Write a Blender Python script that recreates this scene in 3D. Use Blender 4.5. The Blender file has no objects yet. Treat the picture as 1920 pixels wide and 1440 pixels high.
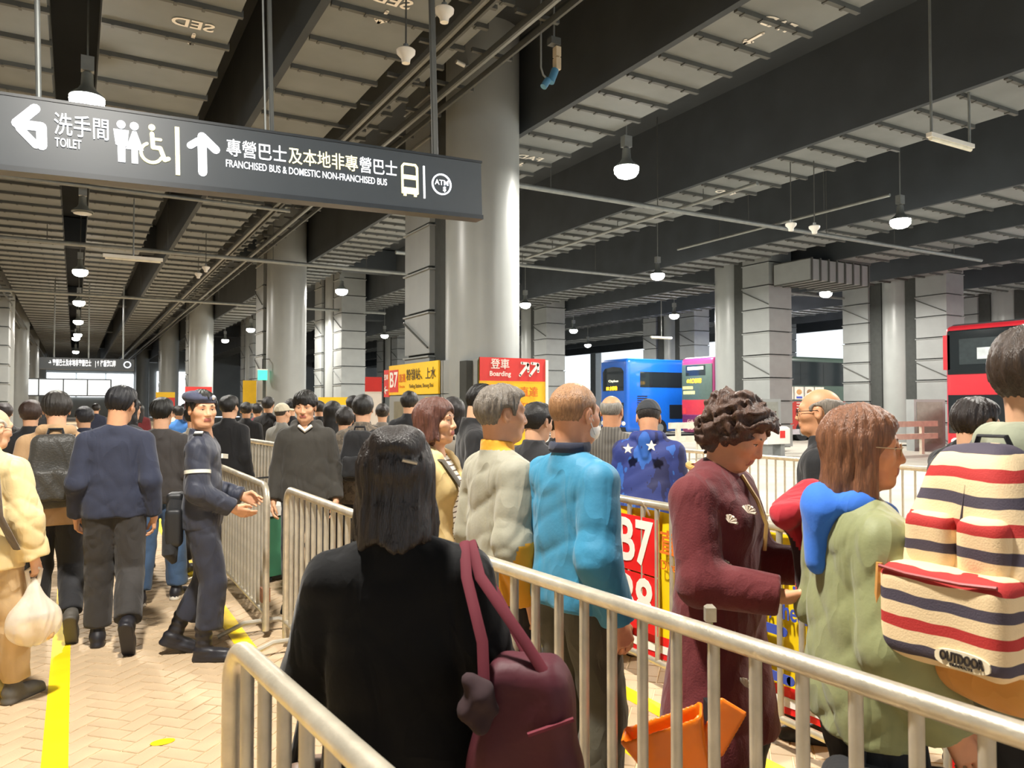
import bpy, bmesh, math, random
import numpy as np
from mathutils import Vector, Matrix, Euler

# ------------------------------------------------------------------ camera
SC = bpy.context.scene
COL = SC.collection
YAW, PITCH, FPX, CAMH = math.radians(29.6), math.radians(1.51), 1442.0, 1.66
cam_data = bpy.data.cameras.new('camera')
cam_data.sensor_fit = 'HORIZONTAL'
cam_data.sensor_width = 36.0
cam_data.lens = FPX / 1920.0 * 36.0
cam_data.clip_start, cam_data.clip_end = 0.03, 400
cam_data.dof.use_dof = True
cam_data.dof.focus_distance = 4.2
cam_data.dof.aperture_fstop = 7.0
cam = bpy.data.objects.new('camera', cam_data)
COL.objects.link(cam)
cam.location = (0, 0, CAMH)
cam.rotation_euler = (math.pi / 2 + PITCH, 0, -YAW)
SC.camera = cam

# ------------------------------------------------------------------ world, exposure
world = bpy.data.worlds.new('world')
SC.world = world
world.use_nodes = True
bg = world.node_tree.nodes['Background']
bg.inputs['Color'].default_value = (0.86, 0.93, 1.0, 1)
bg.inputs['Strength'].default_value = 0.7
SC.view_settings.view_transform = 'Standard'
SC.view_settings.look = 'None'
SC.view_settings.gamma = 1.0
SC.view_settings.use_curve_mapping = False
SC.view_settings.exposure = 0.93
LAMP_POWER = 400.0
LAMP_COLOR = (1.0, 0.95, 0.87)

# ------------------------------------------------------------------ camera geometry helpers
_F = np.array([math.sin(YAW) * math.cos(PITCH), math.cos(YAW) * math.cos(PITCH), math.sin(PITCH)])
_R = np.array([math.cos(YAW), -math.sin(YAW), 0.0])
_U = np.cross(_R, _F)
def at(px, py, d):
    """world point seen at photo pixel (px, py), d metres along the view axis"""
    return np.array([0, 0, CAMH]) + d * (_F + (px - 960) / FPX * _R - (py - 720) / FPX * _U)
def gpos(px, d):
    p = at(px, 758, d)
    return float(p[0]), float(p[1])
def project(p):
    v = np.asarray(p, float) - np.array([0, 0, CAMH])
    d = v @ _F
    return 960 + FPX * (v @ _R) / d, 720 - FPX * (v @ _U) / d, d

# ------------------------------------------------------------------ materials
def srgb(c):
    if isinstance(c, str):
        c = c.lstrip('#')
        c = [int(c[i:i + 2], 16) / 255 for i in (0, 2, 4)]
    return tuple(x / 12.92 if x <= 0.04045 else ((x + 0.055) / 1.055) ** 2.4 for x in c)
_M = {}
def mat(name, color, rough=0.7, metal=0.0, vary=0.12, scale=6.0, bump=0.0, bscale=60.0, stretch=None,
        spec=0.5, emit=0.0, alpha=1.0, coat=0.0, sheen=0.0, trans=0.0):
    if name in _M:
        return _M[name]
    m = bpy.data.materials.new(name)
    _M[name] = m
    m.use_nodes = True
    nt = m.node_tree
    b = nt.nodes['Principled BSDF']
    c = srgb(color) if isinstance(color, str) else color
    b.inputs['Roughness'].default_value = rough
    b.inputs['Metallic'].default_value = metal
    b.inputs['Specular IOR Level'].default_value = spec
    b.inputs['Coat Weight'].default_value = coat
    b.inputs['Sheen Weight'].default_value = sheen
    b.inputs['Transmission Weight'].default_value = trans
    b.inputs['Alpha'].default_value = alpha
    tc = nt.nodes.new('ShaderNodeTexCoord')
    mp = nt.nodes.new('ShaderNodeMapping')
    if stretch:
        mp.inputs['Scale'].default_value = stretch
    nt.links.new(tc.outputs['Object'], mp.inputs['Vector'])
    n = nt.nodes.new('ShaderNodeTexNoise')
    n.inputs['Scale'].default_value = scale
    n.inputs['Detail'].default_value = 4
    nt.links.new(mp.outputs['Vector'], n.inputs['Vector'])
    r = nt.nodes.new('ShaderNodeValToRGB')
    r.color_ramp.elements[0].position = 0.3
    r.color_ramp.elements[1].position = 0.7
    r.color_ramp.elements[0].color = (*[x * (1 - vary) for x in c], 1)
    r.color_ramp.elements[1].color = (*[min(1, x * (1 + vary)) for x in c], 1)
    nt.links.new(n.outputs['Fac'], r.inputs['Fac'])
    nt.links.new(r.outputs['Color'], b.inputs['Base Color'])
    if emit:
        b.inputs['Emission Color'].default_value = (*c, 1)
        b.inputs['Emission Strength'].default_value = emit
    if bump:
        n2 = nt.nodes.new('ShaderNodeTexNoise')
        n2.inputs['Scale'].default_value = bscale
        n2.inputs['Detail'].default_value = 3
        nt.links.new(mp.outputs['Vector'], n2.inputs['Vector'])
        bp = nt.nodes.new('ShaderNodeBump')
        bp.inputs['Strength'].default_value = bump
        bp.inputs['Distance'].default_value = 0.01
        nt.links.new(n2.outputs['Fac'], bp.inputs['Height'])
        nt.links.new(bp.outputs['Normal'], b.inputs['Normal'])
    return m
def mat_ramp(name, stops, axis='Z', period=1.0, offset=0.0, rough=0.8, warp=0.0, bump=0.15):
    """bands of plain colour that repeat along an object axis (woven or printed stripes)"""
    if name in _M:
        return _M[name]
    m = mat(name, (0.5, 0.5, 0.5), rough=rough, bump=bump, bscale=250)
    nt = m.node_tree
    b = nt.nodes['Principled BSDF']
    tc = [n for n in nt.nodes if n.type == 'TEX_COORD'][0]
    sp = nt.nodes.new('ShaderNodeSeparateXYZ')
    nt.links.new(tc.outputs['Object'], sp.inputs[0])
    src = sp.outputs[axis]
    if warp:
        nz = nt.nodes.new('ShaderNodeTexNoise'); nz.inputs['Scale'].default_value = 7
        nt.links.new(tc.outputs['Object'], nz.inputs['Vector'])
        ma = nt.nodes.new('ShaderNodeMath'); ma.operation = 'MULTIPLY_ADD'
        ma.inputs[1].default_value = warp
        nt.links.new(nz.outputs['Fac'], ma.inputs[0]); nt.links.new(src, ma.inputs[2])
        src = ma.outputs[0]
    a = nt.nodes.new('ShaderNodeMath'); a.operation = 'MULTIPLY_ADD'
    a.inputs[1].default_value = 1.0 / period; a.inputs[2].default_value = offset
    nt.links.new(src, a.inputs[0])
    f = nt.nodes.new('ShaderNodeMath'); f.operation = 'FRACT'
    nt.links.new(a.outputs[0], f.inputs[0])
    r = nt.nodes.new('ShaderNodeValToRGB')
    r.color_ramp.interpolation = 'CONSTANT'
    el = r.color_ramp.elements
    while len(el) < len(stops):
        el.new(0.5)
    for e, (p, c) in zip(el, stops):
        e.position = p
        e.color = (*srgb(c), 1)
    nt.links.new(f.outputs[0], r.inputs['Fac'])
    nt.links.new(r.outputs['Color'], b.inputs['Base Color'])
    return m
def mat_mix(name, cols, scale=5.0, rough=0.8, detail=3, hard=True, stretch=None):
    """patches of several colours (camouflage, worn paint)"""
    if name in _M:
        return _M[name]
    m = mat(name, (0.5, 0.5, 0.5), rough=rough, scale=scale, stretch=stretch)
    nt = m.node_tree
    r = [n for n in nt.nodes if n.type == 'VALTORGB'][0]
    if hard:
        r.color_ramp.interpolation = 'CONSTANT'
    el = r.color_ramp.elements
    while len(el) < len(cols):
        el.new(0.5)
    for i, (e, c) in enumerate(zip(el, cols)):
        e.position = 0.32 + 0.36 * i / max(1, len(cols) - 1) if i else 0.0
        e.color = (*srgb(c), 1)
    return m

# ------------------------------------------------------------------ objects
def tag(o, label=None, cat=None, group=None, kind=None):
    for k, v in (('label', label), ('category', cat), ('group', group), ('kind', kind)):
        if v:
            o[k] = v
    return o
def empty(name, loc=(0, 0, 0), rz=0.0, **kw):
    o = bpy.data.objects.new(name, None)
    COL.objects.link(o)
    o.location = loc
    o.rotation_euler = (0, 0, rz)
    o.empty_display_size = 0.1
    return tag(o, **kw)
def link(name, me, parent=None, loc=None, rot=None):
    o = bpy.data.objects.new(name, me)
    COL.objects.link(o)
    if parent is not None:
        o.parent = parent
    if loc is not None:
        o.location = loc
    if rot is not None:
        o.rotation_euler = rot
    return o
def np_mesh(name, V, Q, mats, smooth=True, mi=None):
    """mesh from an (n,3) vertex array and an (m,4) or (m,3) face array"""
    me = bpy.data.meshes.new(name)
    V = np.asarray(V, np.float32)
    Q = np.asarray(Q, np.int32)
    k = Q.shape[1]
    me.vertices.add(len(V)); me.vertices.foreach_set('co', V.ravel())
    me.loops.add(Q.size); me.loops.foreach_set('vertex_index', Q.ravel())
    me.polygons.add(len(Q))
    me.polygons.foreach_set('loop_start', np.arange(0, Q.size, k, dtype=np.int32))
    if smooth:
        me.polygons.foreach_set('use_smooth', np.ones(len(Q), bool))
    for m in mats:
        me.materials.append(m)
    if mi is not None:
        me.polygons.foreach_set('material_index', np.asarray(mi, np.int32))
    me.update()
    me.validate()
    return me
class MB:
    """collects simple shapes and builds them as ONE mesh object"""
    def __init__(s):
        s.v, s.f, s.m, s.cm = [], [], [], 0
    def add(s, vs, fs):
        o = len(s.v)
        s.v += [tuple(map(float, p)) for p in vs]
        for f in fs:
            s.f.append([o + i for i in f]); s.m.append(s.cm)
        return s
    def box(s, lo, hi, ch=0.0):
        x0, y0, z0 = lo; x1, y1, z1 = hi
        return s.add([(x0, y0, z0), (x1, y0, z0), (x1, y1, z0), (x0, y1, z0),
                      (x0, y0, z1), (x1, y0, z1), (x1, y1, z1), (x0, y1, z1)],
                     [(0, 3, 2, 1), (4, 5, 6, 7), (0, 1, 5, 4), (1, 2, 6, 5), (2, 3, 7, 6), (3, 0, 4, 7)])
    def chbox(s, lo, hi, c):
        """box with the top edges chamfered"""
        x0, y0, z0 = lo; x1, y1, z1 = hi
        return s.add([(x0, y0, z0), (x1, y0, z0), (x1, y1, z0), (x0, y1, z0),
                      (x0, y0, z1 - c), (x1, y0, z1 - c), (x1, y1, z1 - c), (x0, y1, z1 - c),
                      (x0 + c, y0 + c, z1), (x1 - c, y0 + c, z1), (x1 - c, y1 - c, z1), (x0 + c, y1 - c, z1)],
                     [(0, 1, 5, 4), (1, 2, 6, 5), (2, 3, 7, 6), (3, 0, 4, 7),
                      (4, 5, 9, 8), (5, 6, 10, 9), (6, 7, 11, 10), (7, 4, 8, 11), (8, 9, 10, 11)])
    def bar(s, a, b, w, h, up=(0, 0, 1)):
        a, b = Vector(a), Vector(b)
        t = (b - a).normalized()
        x = t.cross(Vector(up)).normalized() * (w / 2)
        y = x.cross(t).normalized() * (h / 2)
        vs = [p + i * x + j * y for p in (a, b) for i, j in ((-1, -1), (1, -1), (1, 1), (-1, 1))]
        return s.add(vs, [(0, 1, 2, 3), (7, 6, 5, 4), (0, 4, 5, 1), (1, 5, 6, 2), (2, 6, 7, 3), (3, 7, 4, 0)])
    def tube(s, pts, r, seg=10, cap=True, flat=None):
        pts = [Vector(p) for p in pts]
        rs = r if isinstance(r, (list, tuple)) else [r] * len(pts)
        t0 = (pts[1] - pts[0]).normalized()
        n = t0.orthogonal().normalized()
        if flat is not None:
            n = Vector(flat[0]); n = (n - n.dot(t0) * t0).normalized()
        vs, fs = [], []
        for i, p in enumerate(pts):
            t = (pts[min(i + 1, len(pts) - 1)] - pts[max(i - 1, 0)]).normalized()
            n = (n - n.dot(t) * t).normalized()
            bn = t.cross(n)
            for j in range(seg):
                a = 2 * math.pi * j / seg
                vs.append(p + rs[i] * (math.cos(a) * n + (flat[1] if flat else 1.0) * math.sin(a) * bn))
        for i in range(len(pts) - 1):
            for j in range(seg):
                k = (j + 1) % seg
                fs.append((i * seg + j, i * seg + k, (i + 1) * seg + k, (i + 1) * seg + j))
        if cap:
            fs.append(tuple(range(seg - 1, -1, -1)))
            fs.append(tuple((len(pts) - 1) * seg + j for j in range(seg)))
        return s.add(vs, fs)
    def lathe(s, prof, c=(0, 0, 0), seg=20):
        vs, fs = [], []
        for r, z in prof:
            for j in range(seg):
                a = 2 * math.pi * j / seg
                vs.append((c[0] + r * math.cos(a), c[1] + r * math.sin(a), c[2] + z))
        for i in range(len(prof) - 1):
            for j in range(seg):
                k = (j + 1) % seg
                fs.append((i * seg + j, i * seg + k, (i + 1) * seg + k, (i + 1) * seg + j))
        fs.append(tuple(range(seg - 1, -1, -1)))
        fs.append(tuple((len(prof) - 1) * seg + j for j in range(seg)))
        return s.add(vs, fs)
    def ball(s, c, r, seg=12, rings=8):
        r = (r, r, r) if not isinstance(r, (list, tuple)) else r
        vs, fs = [], []
        for i in range(1, rings):
            a = math.pi * i / rings
            for j in range(seg):
                b = 2 * math.pi * j / seg
                vs.append((c[0] + r[0] * math.sin(a) * math.cos(b), c[1] + r[1] * math.sin(a) * math.sin(b), c[2] + r[2] * math.cos(a)))
        t, b_ = len(vs), len(vs) + 1
        vs += [(c[0], c[1], c[2] + r[2]), (c[0], c[1], c[2] - r[2])]
        for i in range(rings - 2):
            for j in range(seg):
                k = (j + 1) % seg
                fs.append((i * seg + j, (i + 1) * seg + j, (i + 1) * seg + k, i * seg + k))
        for j in range(seg):
            k = (j + 1) % seg
            fs.append((t, j, k)); fs.append((b_, (rings - 2) * seg + k, (rings - 2) * seg + j))
        return s.add(vs, fs)
    def poly(s, pts, y0, y1):
        """2-D outline in the x-z plane given thickness from y0 (front) to y1"""
        n = len(pts)
        vs = [(x, y0, z) for x, z in pts] + [(x, y1, z) for x, z in pts]
        fs = [tuple(range(n)), tuple(range(2 * n - 1, n - 1, -1))]
        fs += [(i, i + n, (i + 1) % n + n, (i + 1) % n) for i in range(n)]
        return s.add(vs, fs)
    def stroke(s, pts, w, y0, y1, closed=False):
        pts = list(pts) + ([pts[0]] if closed else [])
        for (x0, z0), (x1, z1) in zip(pts, pts[1:]):
            L = math.hypot(x1 - x0, z1 - z0) or 1e-6
            nx, nz = -(z1 - z0) / L * w / 2, (x1 - x0) / L * w / 2
            s.poly([(x0 + nx, z0 + nz), (x0 - nx, z0 - nz), (x1 - nx, z1 - nz), (x1 + nx, z1 + nz)], y0, y1)
        for x, z in pts:
            s.poly([(x + w / 2 * math.cos(a), z + w / 2 * math.sin(a)) for a in [2 * math.pi * k / 10 for k in range(10)]], y0, y1)
        return s
    def mesh(s, name, mats, smooth=False):
        me = bpy.data.meshes.new(name)
        me.from_pydata(s.v, [], s.f)
        for m in (mats if isinstance(mats, (list, tuple)) else [mats]):
            me.materials.append(m)
        if max(s.m, default=0):
            me.polygons.foreach_set('material_index', s.m)
        bm = bmesh.new(); bm.from_mesh(me)
        bmesh.ops.recalc_face_normals(bm, faces=bm.faces)
        bm.to_mesh(me); bm.free()
        if smooth:
            me.polygons.foreach_set('use_smooth', [True] * len(me.polygons))
            try:
                me.set_sharp_from_angle(angle=math.radians(40))
            except Exception:
                pass
        me.update()
        return me
    def build(s, name, mats, parent=None, smooth=False, loc=None, rot=None):
        return link(name, s.mesh(name, mats, smooth), parent, loc, rot)
_TX = {}
def text_mesh(body, size=1.0, bold=0.0, align='CENTER', extrude=0.0, mt=None, sx=1.0):
    """flat lettering in the x-z plane (readable from -y), centred on its origin"""
    c = bpy.data.curves.new('lettering', 'FONT')
    c.body = body; c.size = size; c.offset = bold; c.extrude = extrude
    c.align_x = align; c.align_y = 'CENTER'
    c.resolution_u = 3
    o = bpy.data.objects.new('lettering', c)
    COL.objects.link(o)
    dg = bpy.context.evaluated_depsgraph_get()
    me = bpy.data.meshes.new_from_object(o.evaluated_get(dg))
    bpy.data.objects.remove(o)
    bpy.data.curves.remove(c)
    me.transform(Matrix.Rotation(math.pi / 2, 4, 'X') @ Matrix.Diagonal((sx, 1, 1, 1)))
    me.materials.clear()
    if mt:
        me.materials.append(mt)
    me.name = 'lettering'
    return me
def text(body, size, mt, parent, loc, bold=0.0, align='CENTER', rot=(0, 0, 0), sx=1.0, name='lettering', fit=None):
    me = text_mesh(body, size, bold, align, 0.0015, mt, sx)
    if fit:
        xs = [v.co.x for v in me.vertices]
        w = (max(xs) - min(xs)) or 1
        me.transform(Matrix.Diagonal((fit / w, 1, 1, 1)))
    return link(name, me, parent, loc, rot)

# ------------------------------------------------------------------ shared materials
M_BRICK = mat('paver_beige', '#c4ab8a', rough=0.75, vary=0.14, scale=2.2, bump=0.25, bscale=120)
M_MORTAR = mat('paver_joint_sand', '#e2cca4', rough=0.9, vary=0.1, scale=20)
M_YELLOW = mat_mix('yellow_floor_tape', ['#f2c800', '#ffd90a', '#ffe012'], scale=4, rough=0.6, hard=False)
M_ROAD = mat('road_concrete', '#a9a59a', rough=0.8, vary=0.12, scale=1.2, bump=0.2, bscale=40)
M_COLUMN = mat('column_grey_paint', '#969a98', rough=0.35, vary=0.05, scale=1.5, spec=0.5)
M_PANEL = mat('cladding_panel_grey', '#8e9291', rough=0.5, vary=0.07, scale=2)
M_DARKGAP = mat('recess_dark', '#3a3d3b', rough=0.8)
M_BEAM = mat('black_soffit_paint', '#3c4247', rough=0.85, vary=0.15, scale=1.0)
M_SLAB = mat('black_slab_paint', '#383d41', rough=0.9, vary=0.15, scale=0.7)
M_DUCT = mat('duct_board_grey', '#787d7e', rough=0.75, vary=0.09, scale=1.2)
M_RIB = mat('duct_flange_dark', '#4d4f4c', rough=0.6, vary=0.1)
M_PIPE = mat('pipe_grey', '#8b8f8d', rough=0.45, metal=0.4)
M_STEEL = mat('galvanised_rail', '#cfc6b2', rough=0.34, metal=0.55, vary=0.14, scale=14, bump=0.12, bscale=90)
M_STEEL2 = mat('galvanised_bar', '#bfb9aa', rough=0.45, metal=0.5, vary=0.16, scale=10)
M_RUST = mat('rusty_clamp', '#8a5a3c', rough=0.8, vary=0.3, scale=30)
M_WHITE = mat('white_plastic', '#efece2', rough=0.4, vary=0.03)
M_SIGN = mat('sign_charcoal', '#3a4045', rough=0.4, vary=0.03)
M_SIGNW = mat('sign_lit_white', (0.93, 0.96, 1.0), rough=0.5, emit=0.5, vary=0.0)
M_SIGNY = mat('sign_lit_cream', (1.0, 0.93, 0.55), rough=0.5, emit=0.5, vary=0.0)
M_BLACK = mat('black_plastic', '#1b1c1e', rough=0.5)
M_GLASS = mat('dark_bus_glass', '#20272b', rough=0.08, vary=0.1, scale=0.8, spec=0.8)
M_RED = mat('sign_red', '#d8352f', rough=0.5, vary=0.04)
M_YEL = mat('sign_yellow', '#f6c61c', rough=0.5, vary=0.04)
M_REDB = mat('banner_red', '#e01a1c', rough=0.55, vary=0.08, bump=0.3, bscale=9)
M_YELB = mat('banner_yellow', '#f7d411', rough=0.55, vary=0.06, bump=0.3, bscale=9)
M_WHT = mat('print_white', '#f4efe6', rough=0.6, vary=0.02)
M_DKT = mat('print_dark', '#4a3f22', rough=0.6, vary=0.02)
M_BLUP = mat('print_blue', '#3a4fae', rough=0.6, vary=0.02)
# ================================================================== THE SETTING
random.seed(4)
rng = np.random.default_rng(4)
GX0, GX1, GY0, GY1 = -1.7, 4.6, 0.9, 13.0          # field of individually laid pavers
floor = MB().box((-12, -14, -0.25), (8.4, 112, -0.006)).build('floor', M_MORTAR)
tag(floor, 'beige herringbone paving of the waiting hall', kind='structure')
def mat_far_paving():
    m = mat('paving_far', '#c4ab8a', rough=0.75)
    nt = m.node_tree
    b = nt.nodes['Principled BSDF']
    tc = [n for n in nt.nodes if n.type == 'TEX_COORD'][0]
    mp = nt.nodes.new('ShaderNodeMapping'); mp.inputs['Rotation'].default_value = (0, 0, math.radians(45))
    nt.links.new(tc.outputs['Object'], mp.inputs['Vector'])
    br = nt.nodes.new('ShaderNodeTexBrick')
    br.inputs['Scale'].default_value = 1.0
    br.inputs['Brick Width'].default_value = 0.2; br.inputs['Row Height'].default_value = 0.1
    br.inputs['Mortar Size'].default_value = 0.006
    br.inputs['Color1'].default_value = (*srgb('#c4ab8a'), 1); br.inputs['Color2'].default_value = (*srgb('#bba180'), 1)
    br.inputs['Mortar'].default_value = (*srgb('#e2cca4'), 1)
    nt.links.new(mp.outputs['Vector'], br.inputs['Vector'])
    nt.links.new(br.outputs['Color'], b.inputs['Base Color'])
    return m
fp = MB()
for lo, hi in (((-12, -14), (8.4, GY0)), ((-12, GY0), (GX0, GY1)), ((GX1, GY0), (8.4, GY1)), ((-12, GY1), (8.4, 112))):
    fp.box((lo[0], lo[1], -0.02), (hi[0], hi[1], 0.0))
fp.build('paving', mat_far_paving(), floor)
# herringbone pavers, 200 x 100 mm, laid at 45 degrees
c45 = math.sqrt(0.5)
bricks = []
for i in range(-70, 150):
    for j in range(-70, 150):
        k = (i - j) % 4
        if k == 0:
            u, v, vert = (i + 1) * 0.1, (j + 0.5) * 0.1, 0
        elif k == 3:
            u, v, vert = (i + 0.5) * 0.1, (j + 1) * 0.1, 1
        else:
            continue
        x, y = c45 * (u - v), c45 * (u + v)
        if GX0 + 0.08 < x < GX1 - 0.08 and GY0 + 0.08 < y < GY1 - 0.08:
            qx, qy, d = project((x, y, 0))
            inview = d > 0.5 and -60 < qx < 1980 and qy < 1500
            # what the queue barriers and the queue hide shows least
            open_floor = qx < 520 or (1120 < qx < 1600)
            bricks.append((d if inview and open_floor else d + 30, x, y, vert))
bricks.sort()
bmesh_ = MB().chbox((-0.0965, -0.0465, -0.02), (0.0965, 0.0465, 0.0), 0.003).mesh('brick', M_BRICK)
for d, x, y, vert in bricks[:300]:
    o = link('brick', bmesh_, floor, (x, y, float(rng.uniform(-0.0012, 0.0006))), (0, 0, math.pi / 4 + vert * math.pi / 2))
rest = MB()
for d, x, y, vert in bricks[300:]:
    a = math.pi / 4 + vert * math.pi / 2
    ca, sa = math.cos(a), math.sin(a)
    z = rng.uniform(-0.0012, 0.0006)
    q = []
    for dz, sh in ((-0.012, 0), (-0.003, 0), (0, 0.003)):
        for px_, py_ in ((-1, -1), (1, -1), (1, 1), (-1, 1)):
            lx, ly = px_ * (0.0965 - sh), py_ * (0.0465 - sh)
            q.append((x + ca * lx - sa * ly, y + sa * lx + ca * ly, z + dz))
    rest.add(q, [(0, 1, 5, 4), (1, 2, 6, 5), (2, 3, 7, 6), (3, 0, 4, 7), (4, 5, 9, 8), (5, 6, 10, 9), (6, 7, 11, 10), (7, 4, 8, 11), (8, 9, 10, 11)])
tag(rest.build('bricks_beyond', M_BRICK, floor), kind='stuff')

road = MB().box((8.4, -14, -0.4), (52, 112, -0.15)).build('road', M_ROAD)
tag(road, 'pale concrete bus road beside the platform', kind='structure')
kerb = MB().box((8.25, -14, -0.2), (8.5, 112, 0.004)).build('kerb', mat('kerb_stone', '#bdb9ac', rough=0.8))
tag(kerb, 'stone kerb along the bus road', kind='structure')

def tape(name, x0, x1, y0, y1, label, z=0.0015):
    o = MB().box((x0, y0, z - 0.001), (x1, y1, z + 0.001)).build(name, M_YELLOW)
    return tag(o, label, 'floor marking', 'yellow floor tape lines')
tape('floor_tape', -0.115, -0.005, 1.0, 30, 'yellow tape line running beside the tactile paving on the far left')
tape('floor_tape', 0.98, 1.10, 5.0, 12.5, 'yellow tape line on the paving along the barrier by the police officer')
tape('floor_tape', 2.72, 2.84, 0.9, 12, 'yellow tape line on the paving under the barrier with yellow banners')
tape('floor_tape', 2.30, 2.40, 1.4, 3.3, 'short yellow tape line on the paving beside the orange bag')
# tactile strip
tact = empty('tactile_strip', (-0.49, 0, 0), label='yellow tactile guide paving along the left edge of the picture', cat='tactile paving')
tile = MB().box((-0.145, -0.145, 0), (0.145, 0.145, 0.004))
for k in range(4):
    tile.tube([(-0.105 + 0.07 * k, -0.13, 0.004), (-0.105 + 0.07 * k, 0.13, 0.004)], 0.014, 8)
M_TACT = mat('tactile_yellow', '#e8bf2e', rough=0.7, vary=0.12, scale=3)
tme = tile.mesh('tile', M_TACT)
for k in range(40):
    link('tile', tme, tact, (0, 2.2 + 0.3 * k, 0))
drop = MB().lathe([(0.0, 0.0), (0.05, 0.0), (0.052, 0.0012), (0.045, 0.002), (0.0, 0.002)], seg=14).build('paint_splash', M_YELLOW, None)
drop.location = (*[float(v) for v in at(305, 1388, 3.78)[:2]], 0.0008)
drop.scale = (1.1, 0.7, 1)
tag(drop, 'small yellow paint splash on the open beige paving', 'paint mark')

# ------------------------------------------------------------------ ceiling
ceil = MB().box((-14, -16, 8.9), (52, 114, 9.2)).build('ceiling', M_SLAB)
tag(ceil, 'dark painted concrete ceiling slab', kind='structure')
for x0, x1 in ((-9.4, -9.0), (-4.5, -4.1), (2.76, 2.88), (7.58, 7.70), (13.05, 13.17), (19.88, 20.0), (24.42, 24.54), (30.05, 30.17), (35.85, 35.97), (41.5, 41.62), (47.2, 47.5)):
    tag(MB().box((x0, -14, 7.0), (x1, 112, 8.9)).build('beam', M_BEAM), 'black painted concrete beam running the length of the hall', kind='structure')
for y in (34.0, 54.0, 74.0, 96.0):
    tag(MB().box((-12, y, 7.85), (50, y + 1.1, 8.85)).build('cross_beam', M_BEAM), 'black painted cross beam', kind='structure')

# ------------------------------------------------------------------ columns
def column(x, y, r=0.715, sides=(1,), H=8.9, panels=10):
    o = empty('column', (x, y, 0), kind='structure', label='grey painted round concrete column')
    MB().lathe([(r, 0), (r, H)], seg=40).build('shaft', M_COLUMN, o, smooth=True)
    for s in sides:
        y0, y1 = (r + 0.42, r + 1.75) if s > 0 else (-r - 1.75, -r - 0.42)
        MB().box((-0.55, y0 + 0.05, 0), (0.55, y1 - 0.05, H)).build('pilaster', M_DARKGAP, o)
        MB().box((-0.5, min(s * r * 0.8, s * (r + 0.45)), 0), (0.3, max(s * r * 0.8, s * (r + 0.45)), H)).build('link_wall', M_DARKGAP, o)
        ph = H / panels
        pm = MB().box((-0.62, y0, 0.03), (0.62, y1, ph - 0.03))
        pm.box((-0.66, y0 - 0.03, ph - 0.05), (0.66, y1 + 0.03, ph - 0.02))
        pme = pm.mesh('panel', M_PANEL)
        for k in range(panels):
            link('panel', pme, o, (0, 0, k * ph))
        # diagonal service rods on the side face
        for k in range(0, panels, 3):
            MB().tube([(-0.66, y0, ph * (k + 0.15)), (-0.66, y1, ph * (k + 0.85))], 0.02, 6).build('brace', M_RIB, o)
    return o
for x, y, s in ((6.84, 13.2, (1,)), (6.84, 29.1, (1,)), (6.84, 51.5, (1,)), (6.84, 70, (1,)), (6.84, 100, (1,)),
                (23.6, 23.06, (-1,)), (23.6, 39.0, (-1,)), (31.8, 21.1, (1, -1)), (33.9, 38.2, (1, -1)), (12.15, 40.0, (1, -1)),
                (23.6, 62, (-1, 1)), (34, 58, (1, -1)), (12.15, 62, (1, -1)), (40.3, 21, (1, -1)), (44, 40, (1, -1)),
                (-3.4, 46, (-1,)), (-3.4, 60, (1,)), (-3.4, 76, (1,)), (-3.4, 96, (1,))):
    column(x, y, sides=s)

# far walls, daylight beyond the open side
M_WALL = mat('far_wall_grey', '#9fa3a2', rough=0.7, vary=0.08, scale=0.6)
tag(MB().box((-12.4, -14, 0), (-12, 112, 9)).build('wall_left', M_WALL), 'grey side wall', kind='structure')
wf = empty('wall_far', (0, 0, 0), label='pale end wall of the hall', kind='structure')
MB().box((-12, 112, 0), (52, 112.4, 9)).build('wall_face', M_WALL, wf)
for k in range(4):
    MB().box((-6.4 + 3.3 * k, 111.8, 2.6), (-3.3 + 3.3 * k, 112.05, 5.6)).build('lightbox', mat('daylit_opening', (0.9, 0.95, 1.0), emit=1.3, vary=0.02), wf)
MB().box((9.4, 111.8, 0.4), (13.6, 112.05, 6.0)).build('opening', _M['daylit_opening'], wf)
para = empty('parapet', (0, 0, 0), label='low parapet and rails on the open side of the bus road', kind='structure')
MB().box((50.5, -14, -0.15), (50.9, 112, 0.9)).build('upstand', M_PANEL, para)
for k in range(10):
    MB().box((50.5, 4 + 11 * k, -0.15), (51.3, 5 + 11 * k, 9)).build('mullion', M_PANEL, para)

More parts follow.
